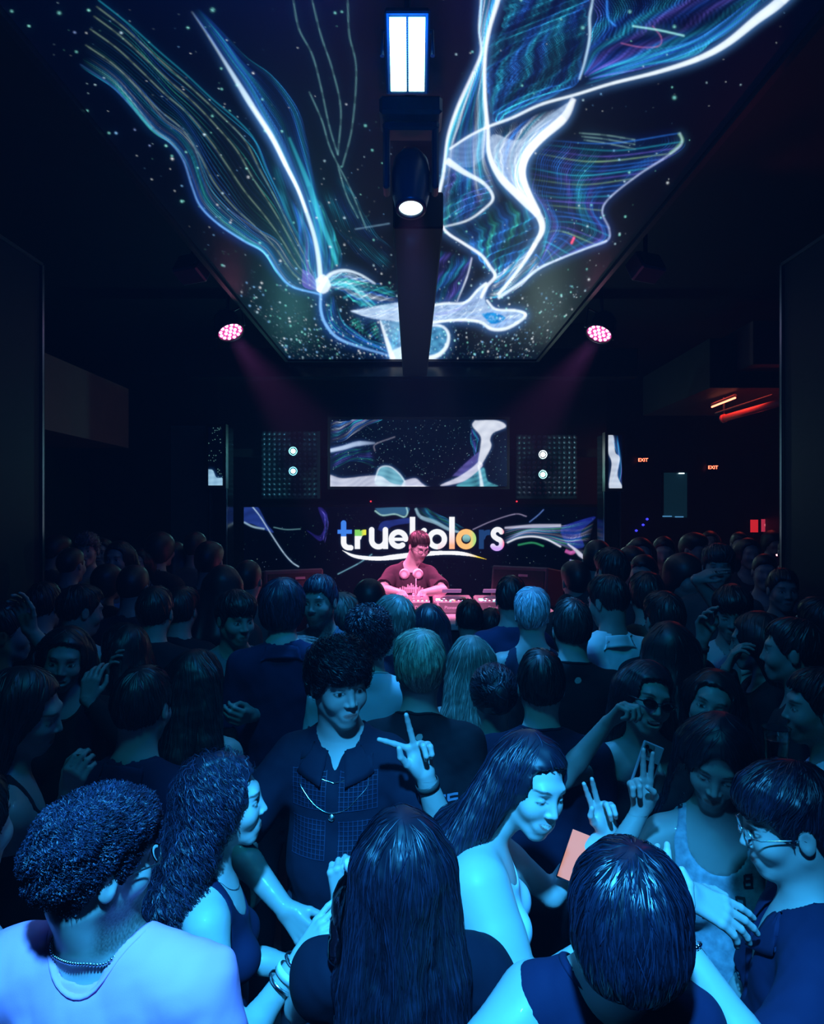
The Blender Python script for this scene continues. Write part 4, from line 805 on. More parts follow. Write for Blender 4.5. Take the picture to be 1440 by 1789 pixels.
letters = {
 't': np.minimum(np.minimum(seg(LP([(162,215),(162,350)]+arc(200, 350, 38, 180, 90, 8)+[(212,388)]), W_), -1e3*0+ins(120, 220, 262, 290)), 99),
 'r': np.minimum(ins(240, 277, 262, 396), np.maximum(seg(LP([(262,330)]+arc(310, 322, 42, 190, 275, 9)), W_), ins(240, 320, 255, 330))),
 'u': np.minimum(np.minimum(seg(LP([(358,262),(358,335)]+arc(406, 333, 48, 180, 0, 16)+[(454,262)]), W_), ins(437, 473, 262, 396)), 99),
 'e': np.minimum(seg(LP(arc(545, 328, 50, 55, 360, 30)), W_), ins(495, 600, 318, 340)),
 'k': np.minimum(ins(625, 662, 172, 396), np.minimum(seg(LP([(655,335),(725,268)]), W_), seg(LP([(672,318),(735,388)]), W_))),
 'o': np.abs(np.hypot(xx-(560+815/4), yy-(860+328/4))-13)-W_, 'l': ins(900, 938, 172, 396),
 'o2': np.abs(np.hypot(xx-(560+1018/4), yy-(860+328/4))-13)-W_,
 'r2': np.minimum(ins(1108, 1142, 262, 396), np.maximum(seg(LP([(1128,330)]+arc(1176, 322, 42, 190, 275, 9)), W_), ins(1105, 1186, 255, 330))),
 's': seg(LP(arc(1238, 290, 30, -25, -240, 14)+arc(1234, 360, 33, -80, 150, 14)), W_*.95)}
LW = np.array((.85, .88, 1.))
def comp(d, c):
    a = np.clip(.5-d*3, 0, 1)[..., None]; pw.A[:] = pw.A*(1-a)+a*np.broadcast_to(c, pw.A.shape)*1.75
    pw.B[:] = pw.B*(1-a)
fx, fy = (xx-560)*4, (yy-860)*4; mixc = lambda a, b, t: np.array(a)*(1-np.clip(t, 0, 1)[..., None])+np.array(b)*np.clip(t, 0, 1)[..., None]
comp(letters['t'], mixc((.02, .1, .6), LW, (fy-308)*.4)); comp(letters['r'], mixc(mixc((.1, .4, .05), (.6, .6, .02), (fx-285)/20), LW, np.maximum((fy-305)*.4, (fx < 278)*(fy > 305)*1.0)))
for k_ in 'uek': comp(letters[k_], mixc(LW*.95, LW, np.sin(fy*.1)))
comp(letters['o'], mixc(LW, (.9, .3, .35), (fy-330)/90*(fx > 820))); comp(letters['l'], mixc(LW, (1, .25, .12), (fy-250)/120)); comp(letters['o2'], mixc((1, .3, .08), (.25, .5, .1), (fx-1035)/40)); comp(np.hypot(xx-(560+1020/4), yy-(860+322/4))-6.8, mixc((.12, .3, .3), (.01, .03, .05), (fy-312)/40))
comp(letters['r2'], (.004, .02, .07)); comp(letters['s'], mixc(mixc(LW*.9, (.4, .2, .9), (fy-330)/60), (.9, .05, .1), (fx-1262)/22))
def sw(up, lo): # swoosh between two curves, as a filled outline
    q = cr(LP(up), 60).tolist()+cr(LP(lo), 60).tolist()[::-1]; q.append(q[0]); I_ = np.zeros(xx.shape, bool)
    for (ax, ay), (bx, by) in zip(q[:-1], q[1:]):
        if ay != by: I_ ^= ((ay > yy) != (by > yy)) & (xx < (bx-ax)*(yy-ay)/(by-ay)+ax)
    return np.where(I_, -1., 1.)
comp(sw([(150,405),(250,438),(400,450),(500,437),(640,420)], [(150,405),(230,455),(350,475),(480,474),(640,455)]), LW)
comp(sw([(640,420),(735,414),(850,410),(1000,418),(1165,470)], [(640,455),(780,442),(900,436),(1050,448),(1165,470)]), mixc(LW, (1, .5, .02), (fx-1000)/100))
wall_screen('stage_screen', 'long lower LED screen behind the DJ showing a wordmark and swoosh', 426, 886, 1064, 1046, 9.8, pw, pw.done(2.5, .07, .6, .03), 1.8)
for (x0, x1, y0, y1, nm, side) in ((364, 389, 746, 848, 'narrow', 'left'), (1063, 1087, 760, 853, 'narrow', 'right')):
    p_ = Pic(x0-4, y0-4, x1+4, y1+4, 3); rs = np.random.RandomState(x0)
    if side == 'left':
        for _ in range(40): p_.star(rs.uniform(x0, x1), rs.uniform(y0, y1-12), .4+.5*rs.rand(), (.3, .8, .8), .8)
        p_.fill([(x0, 820), (x0+8, 822), (x0+14, 834), (x1, 836), (x1, 849), (x0, 849)], (.3, .6, .9), .9, 'B', tex=.4)
    else:
        p_.fill([(x0, 760), (x0+9, 762), (x0+12, 790), (x0+20, 800), (x0+16, 830), (x1, 853), (x0+2, 853), (x0+6, 810), (x0, 790)], (.7, .8, 1), .9, 'B', tex=.4); p_.sheet([(x0+2, 760), (x0+16, 800), (x0+4, 853)], [(x0+16, 760), (x0+22, 800), (x1, 853)], 10, [VI, TE, BL], .6, 3)
    t = wall_screen('column_screen', 'narrow LED strip on the dark column left of the stage' if side == 'left' else 'narrow LED strip on the dark column right of the stage', x0, y0, x1, y1, 9.0, p_, p_.done(3, .2, .5), 2.6)
    a, b = P(x0-3, y0-4, 9.0), P(x1+3, y1, 9.0); cx_ = (a[0]+b[0])/2; hw = (b[0]-a[0])/2
    c = thing('screen_column', (cx_, 9.25, 0), 'dark glossy square column carrying a narrow LED strip, %s of the stage' % side, 'column')
    MB().box((cx_, 9.31, a[2]/2), (hw, .15, a[2]/2), bev=.006).build('column_body', GLS, c)
    MB().box((cx_-hw+.008, 9.13, a[2]/2), (.008, .02, a[2]/2)).box((cx_+hw-.008, 9.13, a[2]/2), (.008, .02, a[2]/2)).build('corner_rail', M('rail', (.25, .4, .5), rough=.3, metal=1), c)
# dark framed panel beyond the left column, dark doorway panel beyond the right one
st('wall_left_stage', (P(332, 0, 9.3)[0], 9.35, 1.75), (.26, .04, 1.72), M('teal_panel', (.02, .06, .075), rough=.5, noise=(5, (.014, .04, .05))))
# ---- perforated light walls either side of the upper screen and their four lamps
def dot_panel(x0, x1, y0, y1, label):
    a, b = P(x0, y0, 10.3), P(x1, y1, 10.3); t = thing('perforated_panel', ((a[0]+b[0])/2, 10.34, b[2]), label, 'panel', 'perforated panels beside the upper stage screen')
    MB().box(((a[0]+b[0])/2, 10.36, (a[2]+b[2])/2), ((b[0]-a[0])/2, .03, (a[2]-b[2])/2), bev=.01).build('panel', M('perf', (.012, .02, .028), rough=.4), t)
    m = MB()
    for i in range(int((x1-x0)/9)):
        for j in range(int((y1-y0)/9)):
            c = P(x0+5+i*9, y0+5+j*9, 10.31); m.lathe([(.0, 0), (.02, 0), (.024, .012), (.03, .014)], c, (0, 1, 0), 10, cap=False)
    m.build('dot', M('perf_dot', (.07, .1, .14), rough=.4, metal=.6), t, smooth=True)['kind'] = 'stuff'
dot_panel(455, 560, 752, 872, 'dark panel of round holes left of the upper stage screen'); dot_panel(902, 1010, 758, 872, 'dark panel of round holes right of the upper stage screen')
for (x_, y_, c_, lb) in ((512, 788, (.25, 1, .95), 'upper cyan beam lamp left of the upper screen'), (512, 823, (.2, .75, 1), 'lower cyan beam lamp left of the upper screen'), (949, 794, (.8, 1, 1), 'upper white beam lamp right of the upper screen'), (949, 829, (.35, 1, .9), 'lower cyan beam lamp right of the upper screen')):
    c = P(x_, y_, 10.0); t = thing('beam_lamp', c+np.array([0, .2, 0]), lb, 'stage light', None)
    MB().lathe([(.0, .26), (.05, .26), (.06, .2), (.06, .06), (.07, .02), (.07, 0), (.055, 0), (.05, .03)], c, (0, 1, 0), 20, cap=False).build('housing', MET, t, smooth=True)
    MB().lathe([(0, .012), (.02, .004), (.033, .004), (.033, .02)], c, (0, 1, 0), 20, cap=False).build('lens', M('beam'+str(x_)+str(y_), (.1, .1, .1), emis=c_, estr=30), t, smooth=True)
    MB().box(c+np.array([0, .28, 0]), (.02, .05, .06)).build('bracket', MET, t)
    l = bpy.data.lights.new('beam_glow', 'POINT'); lo_ = bpy.data.objects.new('beam_glow', l); sc.collection.objects.link(lo_); lo_.location = c+np.array([0, -.05, 0]); l.energy = 9; l.color = c_; l.shadow_soft_size = .03
for x_ in (648, 903): tag(MB().lathe([(0, 0), (.012, 0), (.012, .01)], P(x_, 876, 11.29), (0, -1, 0), 10).build('standby_light', M('redled', (.2, 0, 0), emis=(1, .03, .05), estr=2.5)), 'tiny red standby light between the two stage screens, towards its %s end' % ('left' if x_ < 700 else 'right'), 'light')
def to_mesh(o):
    bpy.context.view_layer.update(); me = bpy.data.meshes.new_from_object(o.evaluated_get(bpy.context.evaluated_depsgraph_get())); n = bpy.data.objects.new('lettering', me); sc.collection.objects.link(n)
    n.parent = o.parent; n.location = o.location; n.rotation_euler = o.rotation_euler; bpy.data.objects.remove(o)
    return n
# ---- hanging rail, strobe and moving head
rl = thing('ceiling_rail', (0.03, 7.2, CZ-.04), 'dark boxed rail hanging below the ceiling screen down its middle', 'rail')
MB().box((.04, 6.95, CZ-.17), (.165, 2.45, .12), bev=.01).build('rail_box', M('rail_paint', (.004, .006, .014), rough=.6, spec=.2), rl)
MB().box((.04, 4.7, CZ-.1), (.02, .02, .1)).box((.04, 8.9, CZ-.1), (.02, .02, .1)).build('hanger', MET, rl)
sb = P(712, 98, 2.45); sbx = thing('strobe_panel', (sb[0], sb[1], sb[2]+.1), 'blazing cyan-white rectangular strobe panel under the ceiling screen', 'stage light')
Rt = Rhead(0, -52)
MB().box(sb+Rt @ np.array([0, .03, 0]), (.078, .022, .132), R=Rt, bev=.006).build('housing', MET, sbx)
for sx in (-1, 1): MB().box(sb+Rt @ np.array([sx*.033, .0045, 0]), (.0285, .003, .115), R=Rt).build('light_bar', M('strobe', (.1, .1, .1), emis=(.3, 1, 1), estr=14), sbx)
bb = MB()
for i in range(34): bb.box(sb+Rt @ np.array([0, .003, -.119+i*.0072]), (.064, .0012, .0008), R=Rt)
bb.build('fin', MET, sbx)
MB().tube([sb+np.array([-.09, 0, 0]), sb+np.array([-.09, .02, .1]), sb+np.array([.09, .02, .1]), sb+np.array([.09, 0, 0])], .008, 8).tube([sb+np.array([0, .02, .1]), (sb[0], sb[1]+.02, CZ-.03)], .012, 10).build('bracket', MET, sbx)
mh = P(718, 366, 3.4); mt = thing('moving_head', (mh[0], mh[1], CZ-.05), 'black moving head spotlight pointing down from the front of the rail', 'stage light')
ax_ = norm([0, -.28, -1]); hb_ = mh-ax_*.0
MB().lathe([(.0, -.33), (.055, -.33), (.087, -.28), (.098, -.2), (.092, -.08), (.078, -.015), (.077, 0), (.06, 0), (.06, -.016)], hb_, ax_, 32, cap=False).build('head', M('fixture', (.03, .033, .04), rough=.35), mt, smooth=True)
MB().lathe([(.0, -.005), (.032, -.006), (.059, -.014)], hb_, ax_, 32, cap=False).build('lens', M('mhlens', (.2, .2, .2), emis=(.55, .85, 1), estr=3.0), mt, smooth=True)
ym = MB(); pc_ = hb_-ax_*.17
for sx in (-1, 1): ym.box(pc_+np.array([sx*.122, .0, .1]), (.016, .055, .16), bev=.01)
ym.box(pc_+np.array([0, 0, .25]), (.14, .06, .022), bev=.012); ym.build('yoke', M('fixture', (.03, .033, .04)), mt)
MB().box(pc_+np.array([0, 0, .33]), (.155, .1, .045), bev=.015).build('base', M('fixture', (.03, .033, .04)), mt)
MB().tube([pc_+np.array([0, 0, .36]), (pc_[0], pc_[1], CZ-.032)], .03, 12).build('clamp', MET, mt)
# ---- pink PAR lamps
for (x_, y_, sgn, lb) in ((403, 580, 1, 'pink LED par can lamp hanging left of the stage'), (1047, 583, -1, 'pink LED par can lamp hanging right of the stage')):
    c = P(x_, y_, 7.2); d = norm([sgn*.55, .28, -1.05])*1.0; d = norm([sgn*.42, -.34, -.9]); t = thing('par_lamp', (c[0], c[1], 5.2), lb, 'stage light')
    MB().lathe([(.0, -.24), (.09, -.24), (.13, -.18), (.145, -.02), (.145, .01), (.132, .01), (.132, -.012)], c, d, 28, cap=False).build('housing', MET, t, smooth=True)
    u = norm(np.cross(d, [0, 1, 0])); v = np.cross(d, u)
    MB().lathe([(0, -.01), (.131, -.01)], c, d, 28, cap=False).build('lens_plate', M('parplate', (.3, .1, .2), emis=(.5, .03, .22), estr=.9), t, smooth=True)
    for (rr, nn) in ((0, 1), (.052, 6), (.104, 12)):
        for k_ in range(nn):
            g = 2*PI*k_/nn; MB().lathe([(0, .008), (.012, .006), (.017, 0), (.017, -.008)], c+rr*(math.cos(g)*u+math.sin(g)*v), d, 10, cap=False).build('led', M('parled', (.5, .3, .4), emis=(1, .3, .6), estr=6), t, smooth=True)
    MB().tube([c+u*.16, c+u*.16-d*.1+np.array([0, 0, .12]), c-u*.16-d*.1+np.array([0, 0, .12]), c-u*.16], .012, 8).tube([c-d*.1+np.array([0, 0, .12]), (c[0], c[1], 5.4)], .018, 8).build('yoke', MET, t)
    spot('pink_spot', c+d*.05, (0, 6.3, 1.7), (1, .16, .42), 1500, 32, .6, .08)
spot('pink_spot', (0, 4.2, 4.2), (0.1, 5.9, 1.6), (1, .28, .55), 900, 34, .6, .08)  # extra frontal pink spot added for DJ and booth, no fixture there
# faint unlit fixtures among the dark rigging
for (x_, y_, Y_, lb) in ((337, 470, 6.2, 'unlit box flood lamp in the dark rigging left of the ceiling screen'), (1128, 468, 6.2, 'unlit box flood lamp in the dark rigging right of the ceiling screen')):
    c = P(x_, y_, Y_); t = thing('flood_lamp', (c[0], c[1], 5.3), lb, 'stage light'); Rr = Rhead(25 if x_ < 700 else -25, 30)
    MB().box(c, (.14, .09, .1), R=Rr, bev=.015).build('housing', M('flood', (.06, .07, .1), rough=.4), t); MB().box(c+Rr @ np.array([0, -.095, 0]), (.12, .006, .08), R=Rr).build('front_glass', GLS, t); MB().tube([c, (c[0], c[1], 5.4)], .02, 8).build('pole', MET, t)
# ---- right side: red tubes, exit signs, cold window, bar
NEO = M('neon', (.2, .02, .02), emis=(1, .22, .12), estr=4.5)
for (a, b, lb) in (((1244, 711), (1285, 695), 'nearer-to-stage of two glowing red tube lights on the right soffit'), ((1296, 692), (1344, 678), 'longer outer one of two glowing red tube lights on the right soffit')):
    p, q = P(*a, 9.2), P(*b, 8.6); t = thing('tube_light', (p+q)/2, lb, 'light', 'red tube lights'); MB().tube([p, q], .011, 10).build('tube', NEO, t, smooth=True); MB().tube([p+np.array([0, 0, .03]), q+np.array([0, 0, .03])], .02, 8).build('fitting', MET, t)
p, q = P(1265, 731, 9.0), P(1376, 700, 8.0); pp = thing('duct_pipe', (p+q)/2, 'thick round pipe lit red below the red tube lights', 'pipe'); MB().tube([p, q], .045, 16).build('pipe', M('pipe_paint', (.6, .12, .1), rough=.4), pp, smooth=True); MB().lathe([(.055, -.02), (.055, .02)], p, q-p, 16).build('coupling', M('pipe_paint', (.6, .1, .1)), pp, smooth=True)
MB().tube([P(1250, 722, 9.1), P(1350, 690, 8.3)], .012, 8).tube([p, p+np.array([0, 0, .6])], .01, 6).tube([q, q+np.array([0, 0, .6])], .01, 6).build('hanger', MET, pp)
st('beam_right_bar', (P(1310, 0, 9)[0]+.4, 9.0, CAMH+.0+1.95), (.9, 1.1, .25), M('plum_soffit', (.06, .03, .05), rough=.7))
lpt = bpy.data.lights.new('neon_light', 'AREA'); lno = bpy.data.objects.new('neon_light', lpt); sc.collection.objects.link(lno); lno.location = P(1300, 690, 8.8); lpt.energy = 14; lpt.color = (1, .08, .05); lpt.size = .9
for (x_, y_, lb) in ((1123, 804, 'small glowing red exit sign nearer the stage on the right wall'), (1245, 817, 'small glowing red exit sign above the bar end on the right')):
    c = P(x_, y_, 15.36); t = thing('exit_sign', c, lb, 'sign'); MB().box(c, (.1, .03, .07), bev=.01).build('sign_box', MET, t)
    cu = bpy.data.curves.new('lettering', 'FONT'); cu.body = 'EXIT'; cu.size = .11; cu.extrude = .002; cu.align_x = 'CENTER'; cu.align_y = 'CENTER'; o = bpy.data.objects.new('lettering', cu); sc.collection.objects.link(o); o.parent = t; o.location = (0, -.033, 0); o.rotation_euler = (PI/2, 0, 0); cu.materials.append(M('exit', (.3, 0, 0), emis=(1, .12, .06), estr=7)); to_mesh(o)
c = P(1179, 865, 15.36); w1 = MB().box(c, (.27, .03, .5)).build('window_1', M('cold_glass', (.02, .05, .07), rough=.15, emis=(.02, .12, .2), estr=.1)); w1['kind'] = 'structure'
MB().box(c+np.array([0, -.03, .52]), (.3, .03, .02)).box(c+np.array([0, -.03, -.52]), (.3, .04, .02)).box(c+np.array([-.28, -.03, 0]), (.015, .03, .52)).box(c+np.array([.28, -.03, 0]), (.015, .03, .52)).build('window_frame', MET, w1)
for (x_, y_, w_, lb) in ((1191, 827, .06, 'short white strip light at the top of the cold blue window'), (1166, 902, .1, 'left pale blue strip light under the cold blue window'), (1187, 903, .09, 'right pale blue strip light under the cold blue window')):
    tag(MB().box(P(x_, y_, 15.28), (w_, .02, .012), bev=.004).build('strip_light', M('coldstrip'+('w' if y_ < 850 else 'b'), (.1, .1, .1), emis=(.6, .9, 1) if y_ < 850 else (.08, .3, .6), estr=2 if y_ < 850 else .8)), lb, 'light')
for k_, (x_, y_) in enumerate(((1131, 907), (1124, 917), (1112, 927))): tag(MB().lathe([(0, -.03), (.03, -.01), (.03, .01), (0, .03)], P(x_, y_, 15.36), (0, 0, 1), 12).build('blue_lamp', M('bluel', (0, 0, .1), emis=(.05, .05, 1), estr=1.6 if k_ == 0 else .35), smooth=True), ['brightest and highest of three small blue lamps right of the stage', 'middle of three small blue lamps right of the stage', 'lowest and dimmest of three small blue lamps right of the stage'][k_], 'light')
bar = thing('bar_counter', (5.6, 10.5, 0), 'dark bar counter at the far right lit deep red', 'bar')
MB().box((5.8, 10.6, .55), (1.0, .35, .55), bev=.02).build('counter_body', M('barwood', (.12, .04, .03), rough=.5), bar); MB().box((5.8, 10.55, 1.13), (1.06, .42, .03), bev=.01).build('counter_top', GLS, bar)
for (x_, y_, lb) in ((1318, 919, 'left red backlit poster behind the bar'), (1337, 918, 'right red backlit poster with a pale motif behind the bar')):
    c = P(x_, y_, 15.37); t = thing('poster', c, lb, 'poster'); MB().box(c, (.082, .012, .14)).build('sheet', M('poster'+str(x_), (.3, .05, .05), emis=(.7, .02, .03) if x_ < 1330 else (.5, .03, .07), estr=.8), t); MB().box(c+np.array([0, .02, 0]), (.095, .012, .155)).build('frame', MET, t)
    if x_ > 1330: MB().lathe([(0, 0), (.022, 0), (.03, .004), (.0, .004)], c-np.array([0, .017, -.01]), (0, -1, 0), 12).build('motif', M('postm', (.6, .3, .3), emis=(.9, .2, .25), estr=.6), t)
tag(MB().lathe([(0, -.73), (.06, -.73), (.06, -.715), (.012, -.7), (.012, 0), (.05, .02), (.06, .06), (.02, .1), (0, .12)], P(1357, 945, 10.4)*np.array([1, 1, 0])+np.array([0, 0, 1.89]), (0, 0, 1), 14).build('bar_lamp', M('barlamp', (.5, .3, .3), emis=(1, .35, .4), estr=4), smooth=True), 'small glowing pink lamp on the bar at far right', 'lamp')
lb_ = bpy.data.lights.new('bar_light', 'POINT'); lbo = bpy.data.objects.new('bar_light', lb_); sc.collection.objects.link(lbo); lbo.location = P(1350, 920, 10.2); lb_.energy = 9; lb_.color = (1, .04, .04); lb_.shadow_soft_size = .15
spot('soffit_light', (-3.0, 3.2, 3.9), (-3.6, 7.2, 3.5), (1, .12, .2), 9, 50, .8)
# ---- speakers, booth and players
SPK = M('speaker_paint', (.16, .12, .14), rough=.55, bump=('noise', 400, .3, .002))
def speaker(x0, Y0, z0, yaw, label):
    t = thing('stage_speaker', (x0, Y0, .45), label, 'speaker', None); Rr = Rhead(yaw, 8); c = np.array([x0, Y0, z0])
    MB().box(c, (.3, .24, .19), R=Rr, bev=.015).build('cabinet', SPK, t); MB().box(c+Rr @ np.array([0, -.245, -.01]), (.27, .006, .16), R=Rr, bev=.004).build('grille', M('grille', (.04, .035, .04), rough=.5, bump=('voronoi', 300, .8, .004)), t)
    MB().box(c+Rr @ np.array([0, -.08, .192]), (.07, .03, .006), R=Rr, bev=.003).build('handle', MET, t)
    MB().box(c+Rr @ np.array([.05, -.252, .1]), (.05, .004, .012), R=Rr).build('badge', M('badge', (.6, .5, .55), rough=.3), t)
    MB().box((x0, Y0+.04, (z0-.2+.45)/2), (.27, .24, (z0-.2-.45)/2), bev=.02).build('subwoofer', BLK, t)
speaker(P(503, 0, 6.9)[0], 6.9, 1.52, -28, 'pink-lit black speaker on a sub at the left of the booth'); speaker(P(925, 0, 6.9)[0], 7.0, 1.54, 32, 'pink-lit black speaker on a sub at the right of the booth')
bo = thing('dj_booth', (.22, 5.6, .45), 'black DJ booth table with a pale top lit pink', 'table')
MB().box((.2, 5.42, 1.48), (.95, .54, .025), bev=.008).build('table_top', M('booth_top', (.6, .5, .55), rough=.5), bo); MB().box((.2, 5.38, .95), (.9, .48, .5), bev=.01).build('front_panel', BLK, bo)
LED_C = ((1, .2, .5), (.3, .6, 1), (1, .6, .8), (.2, .9, 1), (1, .25, .1))
def player(x0, label, mixer=False):
    t = thing('dj_mixer' if mixer else 'media_player', (x0, 5.6, 1.505), label, 'mixer' if mixer else 'media player', None if mixer else 'media players on the booth'); Y0 = 5.55
    BD = M('player_body', (.2, .18, .2), rough=.35)
    MB().box((x0, Y0, 1.555), (.158, .2, .05), bev=.012).build('body', BD, t); rr = random.Random(int(x0*100))
    if not mixer:
        MB().lathe([(0, .014), (.03, .014), (.085, .012), (.1, .012), (.103, 0)], (x0, Y0-.06, 1.605), (0, 0, 1), 36, cap=False).build('jog_wheel', M('jog', (.3, .3, .33), rough=.25, metal=1), t, smooth=True)
        MB().box((x0, Y0+.155, 1.645), (.08, .006, .032), R=Rhead(0, -62), bev=.004).build('display', M('plscr', (.1, .1, .1), emis=(.35, .2, .6), estr=.35), t)
        MB().box((x0+.128, Y0-.1, 1.607), (.006, .07, .003)).build('tempo_slider', M('sl', (.6, .6, .6), rough=.4), t)
        for k_ in range(2): MB().lathe([(0, .008), (.018, .008), (.018, 0)], (x0-.125, Y0-.16+k_*.05, 1.605), (0, 0, 1), 14).build('button', M('btn'+str(k_), (.1, .1, .1), emis=LED_C[k_*2+1], estr=3), t)
    else:
        for i in range(4):
            for j in range(4): MB().lathe([(.011, 0), (.011, .016), (.009, .02), (0, .02)], (x0-.1+i*.066, Y0+.15-j*.05, 1.605), (0, 0, 1), 12).build('knob', M('knob'+str((i+j) % 3), ((.5, .2, .35), (.3, .3, .35), (.6, .6, .6))[(i+j) % 3], rough=.4), t, smooth=True)
            MB().box((x0-.1+i*.066, Y0-.11+.02*(i % 2), 1.613), (.011, .007, .008), bev=.002).build('fader', M('sl', (.6, .6, .6)), t)
    for k_ in range(9): MB().box((x0-.13+.033*k_, Y0-.198+.02*rr.random(), 1.607), (.006, .006, .003)).build('pad_light', M('pad'+str(k_ % 5), (.1, .1, .1), emis=LED_C[k_ % 5], estr=4), t)
    cu = bpy.data.curves.new('lettering', 'FONT'); cu.body = 'Pioneer DJ'; cu.size = .035; cu.extrude = .0006; cu.align_x = 'CENTER'; cu.align_y = 'CENTER'; o = bpy.data.objects.new('lettering', cu); sc.collection.objects.link(o); o.parent = t; o.location = (0, -.252, .05); o.rotation_euler = (PI/2, 0, 0); cu.materials.append(M('logo_white', (.8, .75, .8), rough=.4)); to_mesh(o)
player(-.36, 'media player at the left end of the booth gear'); player(-.02, 'rotary mixer in the middle of the booth gear, below the DJ hands', True); player(.33, 'media player directly right of the mixer'); player(.67, 'media player at the right end of the booth gear')
for k_, (x_, Y_) in enumerate(((.13, 5.22), (.2, 5.28), (.5, 5.15))): tag(MB().lathe([(0, 0), (.014, 0), (.014, .07), (.006, .1), (.006, .12), (0, .12)], (x_, Y_, 1.505), (0, 0, 1), 12).build('mini_bottle', M('minib', (.7, .6, .65), rough=.2), smooth=True), ['small pale bottle in front of the mixer, nearest the middle', 'small pale bottle beside the mixer front, nearer the right player', 'small pale bottle alone in front of the right-hand players'][k_], 'bottle')
# ------------------------------------------------------------------ the crowd
NAVY, BLACK, WHITE, GREY, DARK = (.035, .06, .2), (.012, .012, .016), (.75, .78, .85), (.3, .33, .36), (.03, .032, .04)
HB, HD, HBL = (.025, .02, .03), (.012, .011, .016), (.5, .5, .42)
Z_ = np.array([0, 0, 1.])
def A(px, py, Y, fd=None, bn=(0, -1, 0), curl='relax', elbow=(0, 0, -1), **k): return dict(at=P(px, py, Y), fd=fd, bn=bn, curl=curl, elbow=elbow, fine=1, **k)
# ---- nearest row
h1 = person('man seen from behind in a pale pink tee, round glasses and silver chain', 168, 1508, 1.26, yaw=46, body=8, pitch=2, roll=3, lean=(-.01, .08), neck=.18, lod=0, hair='curly', hc=(.025, .022, .055), curl=1, dens=17000, hv=.3, top='tee', tc=(1, .38, .75), beard=.9, glasses='black', nk=1.2, necks=[(.08, .02, .0035, 'beadsilver', 0, .022)], seed=1, skin=.95, width=1.18)
h0 = person('person in a white tee cut by the left edge, behind the pink tee', -62, 1452, 1.5, yaw=10, body=35, lod=1, hair='short', hc=HD, dens=2500, top='tee', tc=(.95, .85, .95), seed=2)
h2 = person('woman in profile with long curly dark hair and navy tank top', 392, 1402, 1.85, yaw=78, body=76, pitch=-2, lod=0, fem=True, hair='long', hc=(.025, .022, .055), L=.5, curl=2, dens=15000, hv=1.08, part=-.01, top='tank', tc=(.012, .014, .05), seed=3, armR=A(525, 1672, 1.66, bn=(-.3, -.3, .9), curl=[20, 12, 20, 26, 30], elbow=(-.3, -.3, -1)), armL=A(560, 1700, 2.0, curl='relax'), skin=1.12, necks=[(.075, .05, .0012, 'silver', 0, .02)], droop=(.0, .05))
wristband(h2['root'], h2, 1, .72, 'cuff', .037); wristband(h2['root'], h2, 1, .82, 'band'); wristband(h2['root'], h2, 1, .94, 'cuff', .031)
h4 = person('woman seen from behind with very long dark hair and black puff sleeves', 702, 1525, 1.42, yaw=-8, body=-5, pitch=8, lean=(0, .09), neck=.18, lod=0, fem=True, hair='long', hc=(.012, .012, .03), L=.62, dens=16000, hv=.9, top='puff', tc=(.006, .008, .022), seed=4, armL=A(598, 1572, 1.78, fd=(-.05, .0, 1), bn=(0, -1, 0), curl='fist', elbow=(-.5, .1, -1)), armR=A(800, 1720, 1.75, elbow=(1, 0, -1)), skin=1.0)
h5 = person('laughing woman with long dark hair and a bare bright shoulder', 925, 1370, 1.8, yaw=148, body=98, pitch=10, roll=-8, lean=(-.0, -.09), neck=.15, lod=0, fem=True, hair='long', hc=(.014, .013, .035), L=.5, droop=(0, .06), dens=15000, hv=1.0, part=.01, top='tank', tc=(.75, .8, .9), seed=5, smile=1, lidded=True, armR=A(1050, 1660, 1.62, elbow=(-1, -.6, -.6), thick=1.8), armL=A(1062, 1452, 1.98, fd=(-.25, -.05, 1), bn=(0, 1, .1), curl=[30, 6, 8, 65, 70], elbow=(.3, 0, -1)), skin=1.1)
h6 = person('person seen from above behind with a glossy dark bowl cut, navy top', 1098, 1612, 1.2, yaw=10, body=14, pitch=6, lean=(-.03, .12), neck=.17, lod=0, hair='bowl', hc=(.01, .012, .03), dens=15000, hv=1.5, top='tee', tc=(.012, .014, .05), seed=6, nk=1.1, width=.86, armL=dict(at=P(890, 1990, 1.3), sleeve=.0, curl='relax', elbow=(-.6, -.5, -.3), thick=1.25), armR=A(1200, 1562, 1.5, fd=(.8, -.1, -.35), bn=(-.1, -.5, .85), curl=[12, 10, 12, 16, 20], elbow=(-1, .2, -.8)), skin=1.0, hrough=.36)
h7 = person('man in profile with wire glasses and open navy button shirt', 1380, 1440, 1.56, yaw=-80, body=-68, pitch=10, lod=0, hair='mop', hc=(.01, .01, .026), dens=12000, hv=1.15, top='shirt', tc=(.012, .014, .05), glasses='wire', seed=7, skin=1.0, armL=A(1184, 1640, 1.33, fd=(-.25, .3, .8), bn=(-.4, -.8, .1), curl='relax', elbow=(.6, -.3, -.6), sleeve=.97), armR=A(1250, 1790, 1.95, elbow=(0, 0, -1)), hrough=.4)
wristband(h7['root'], h7, -1, .9, 'beads', .031)
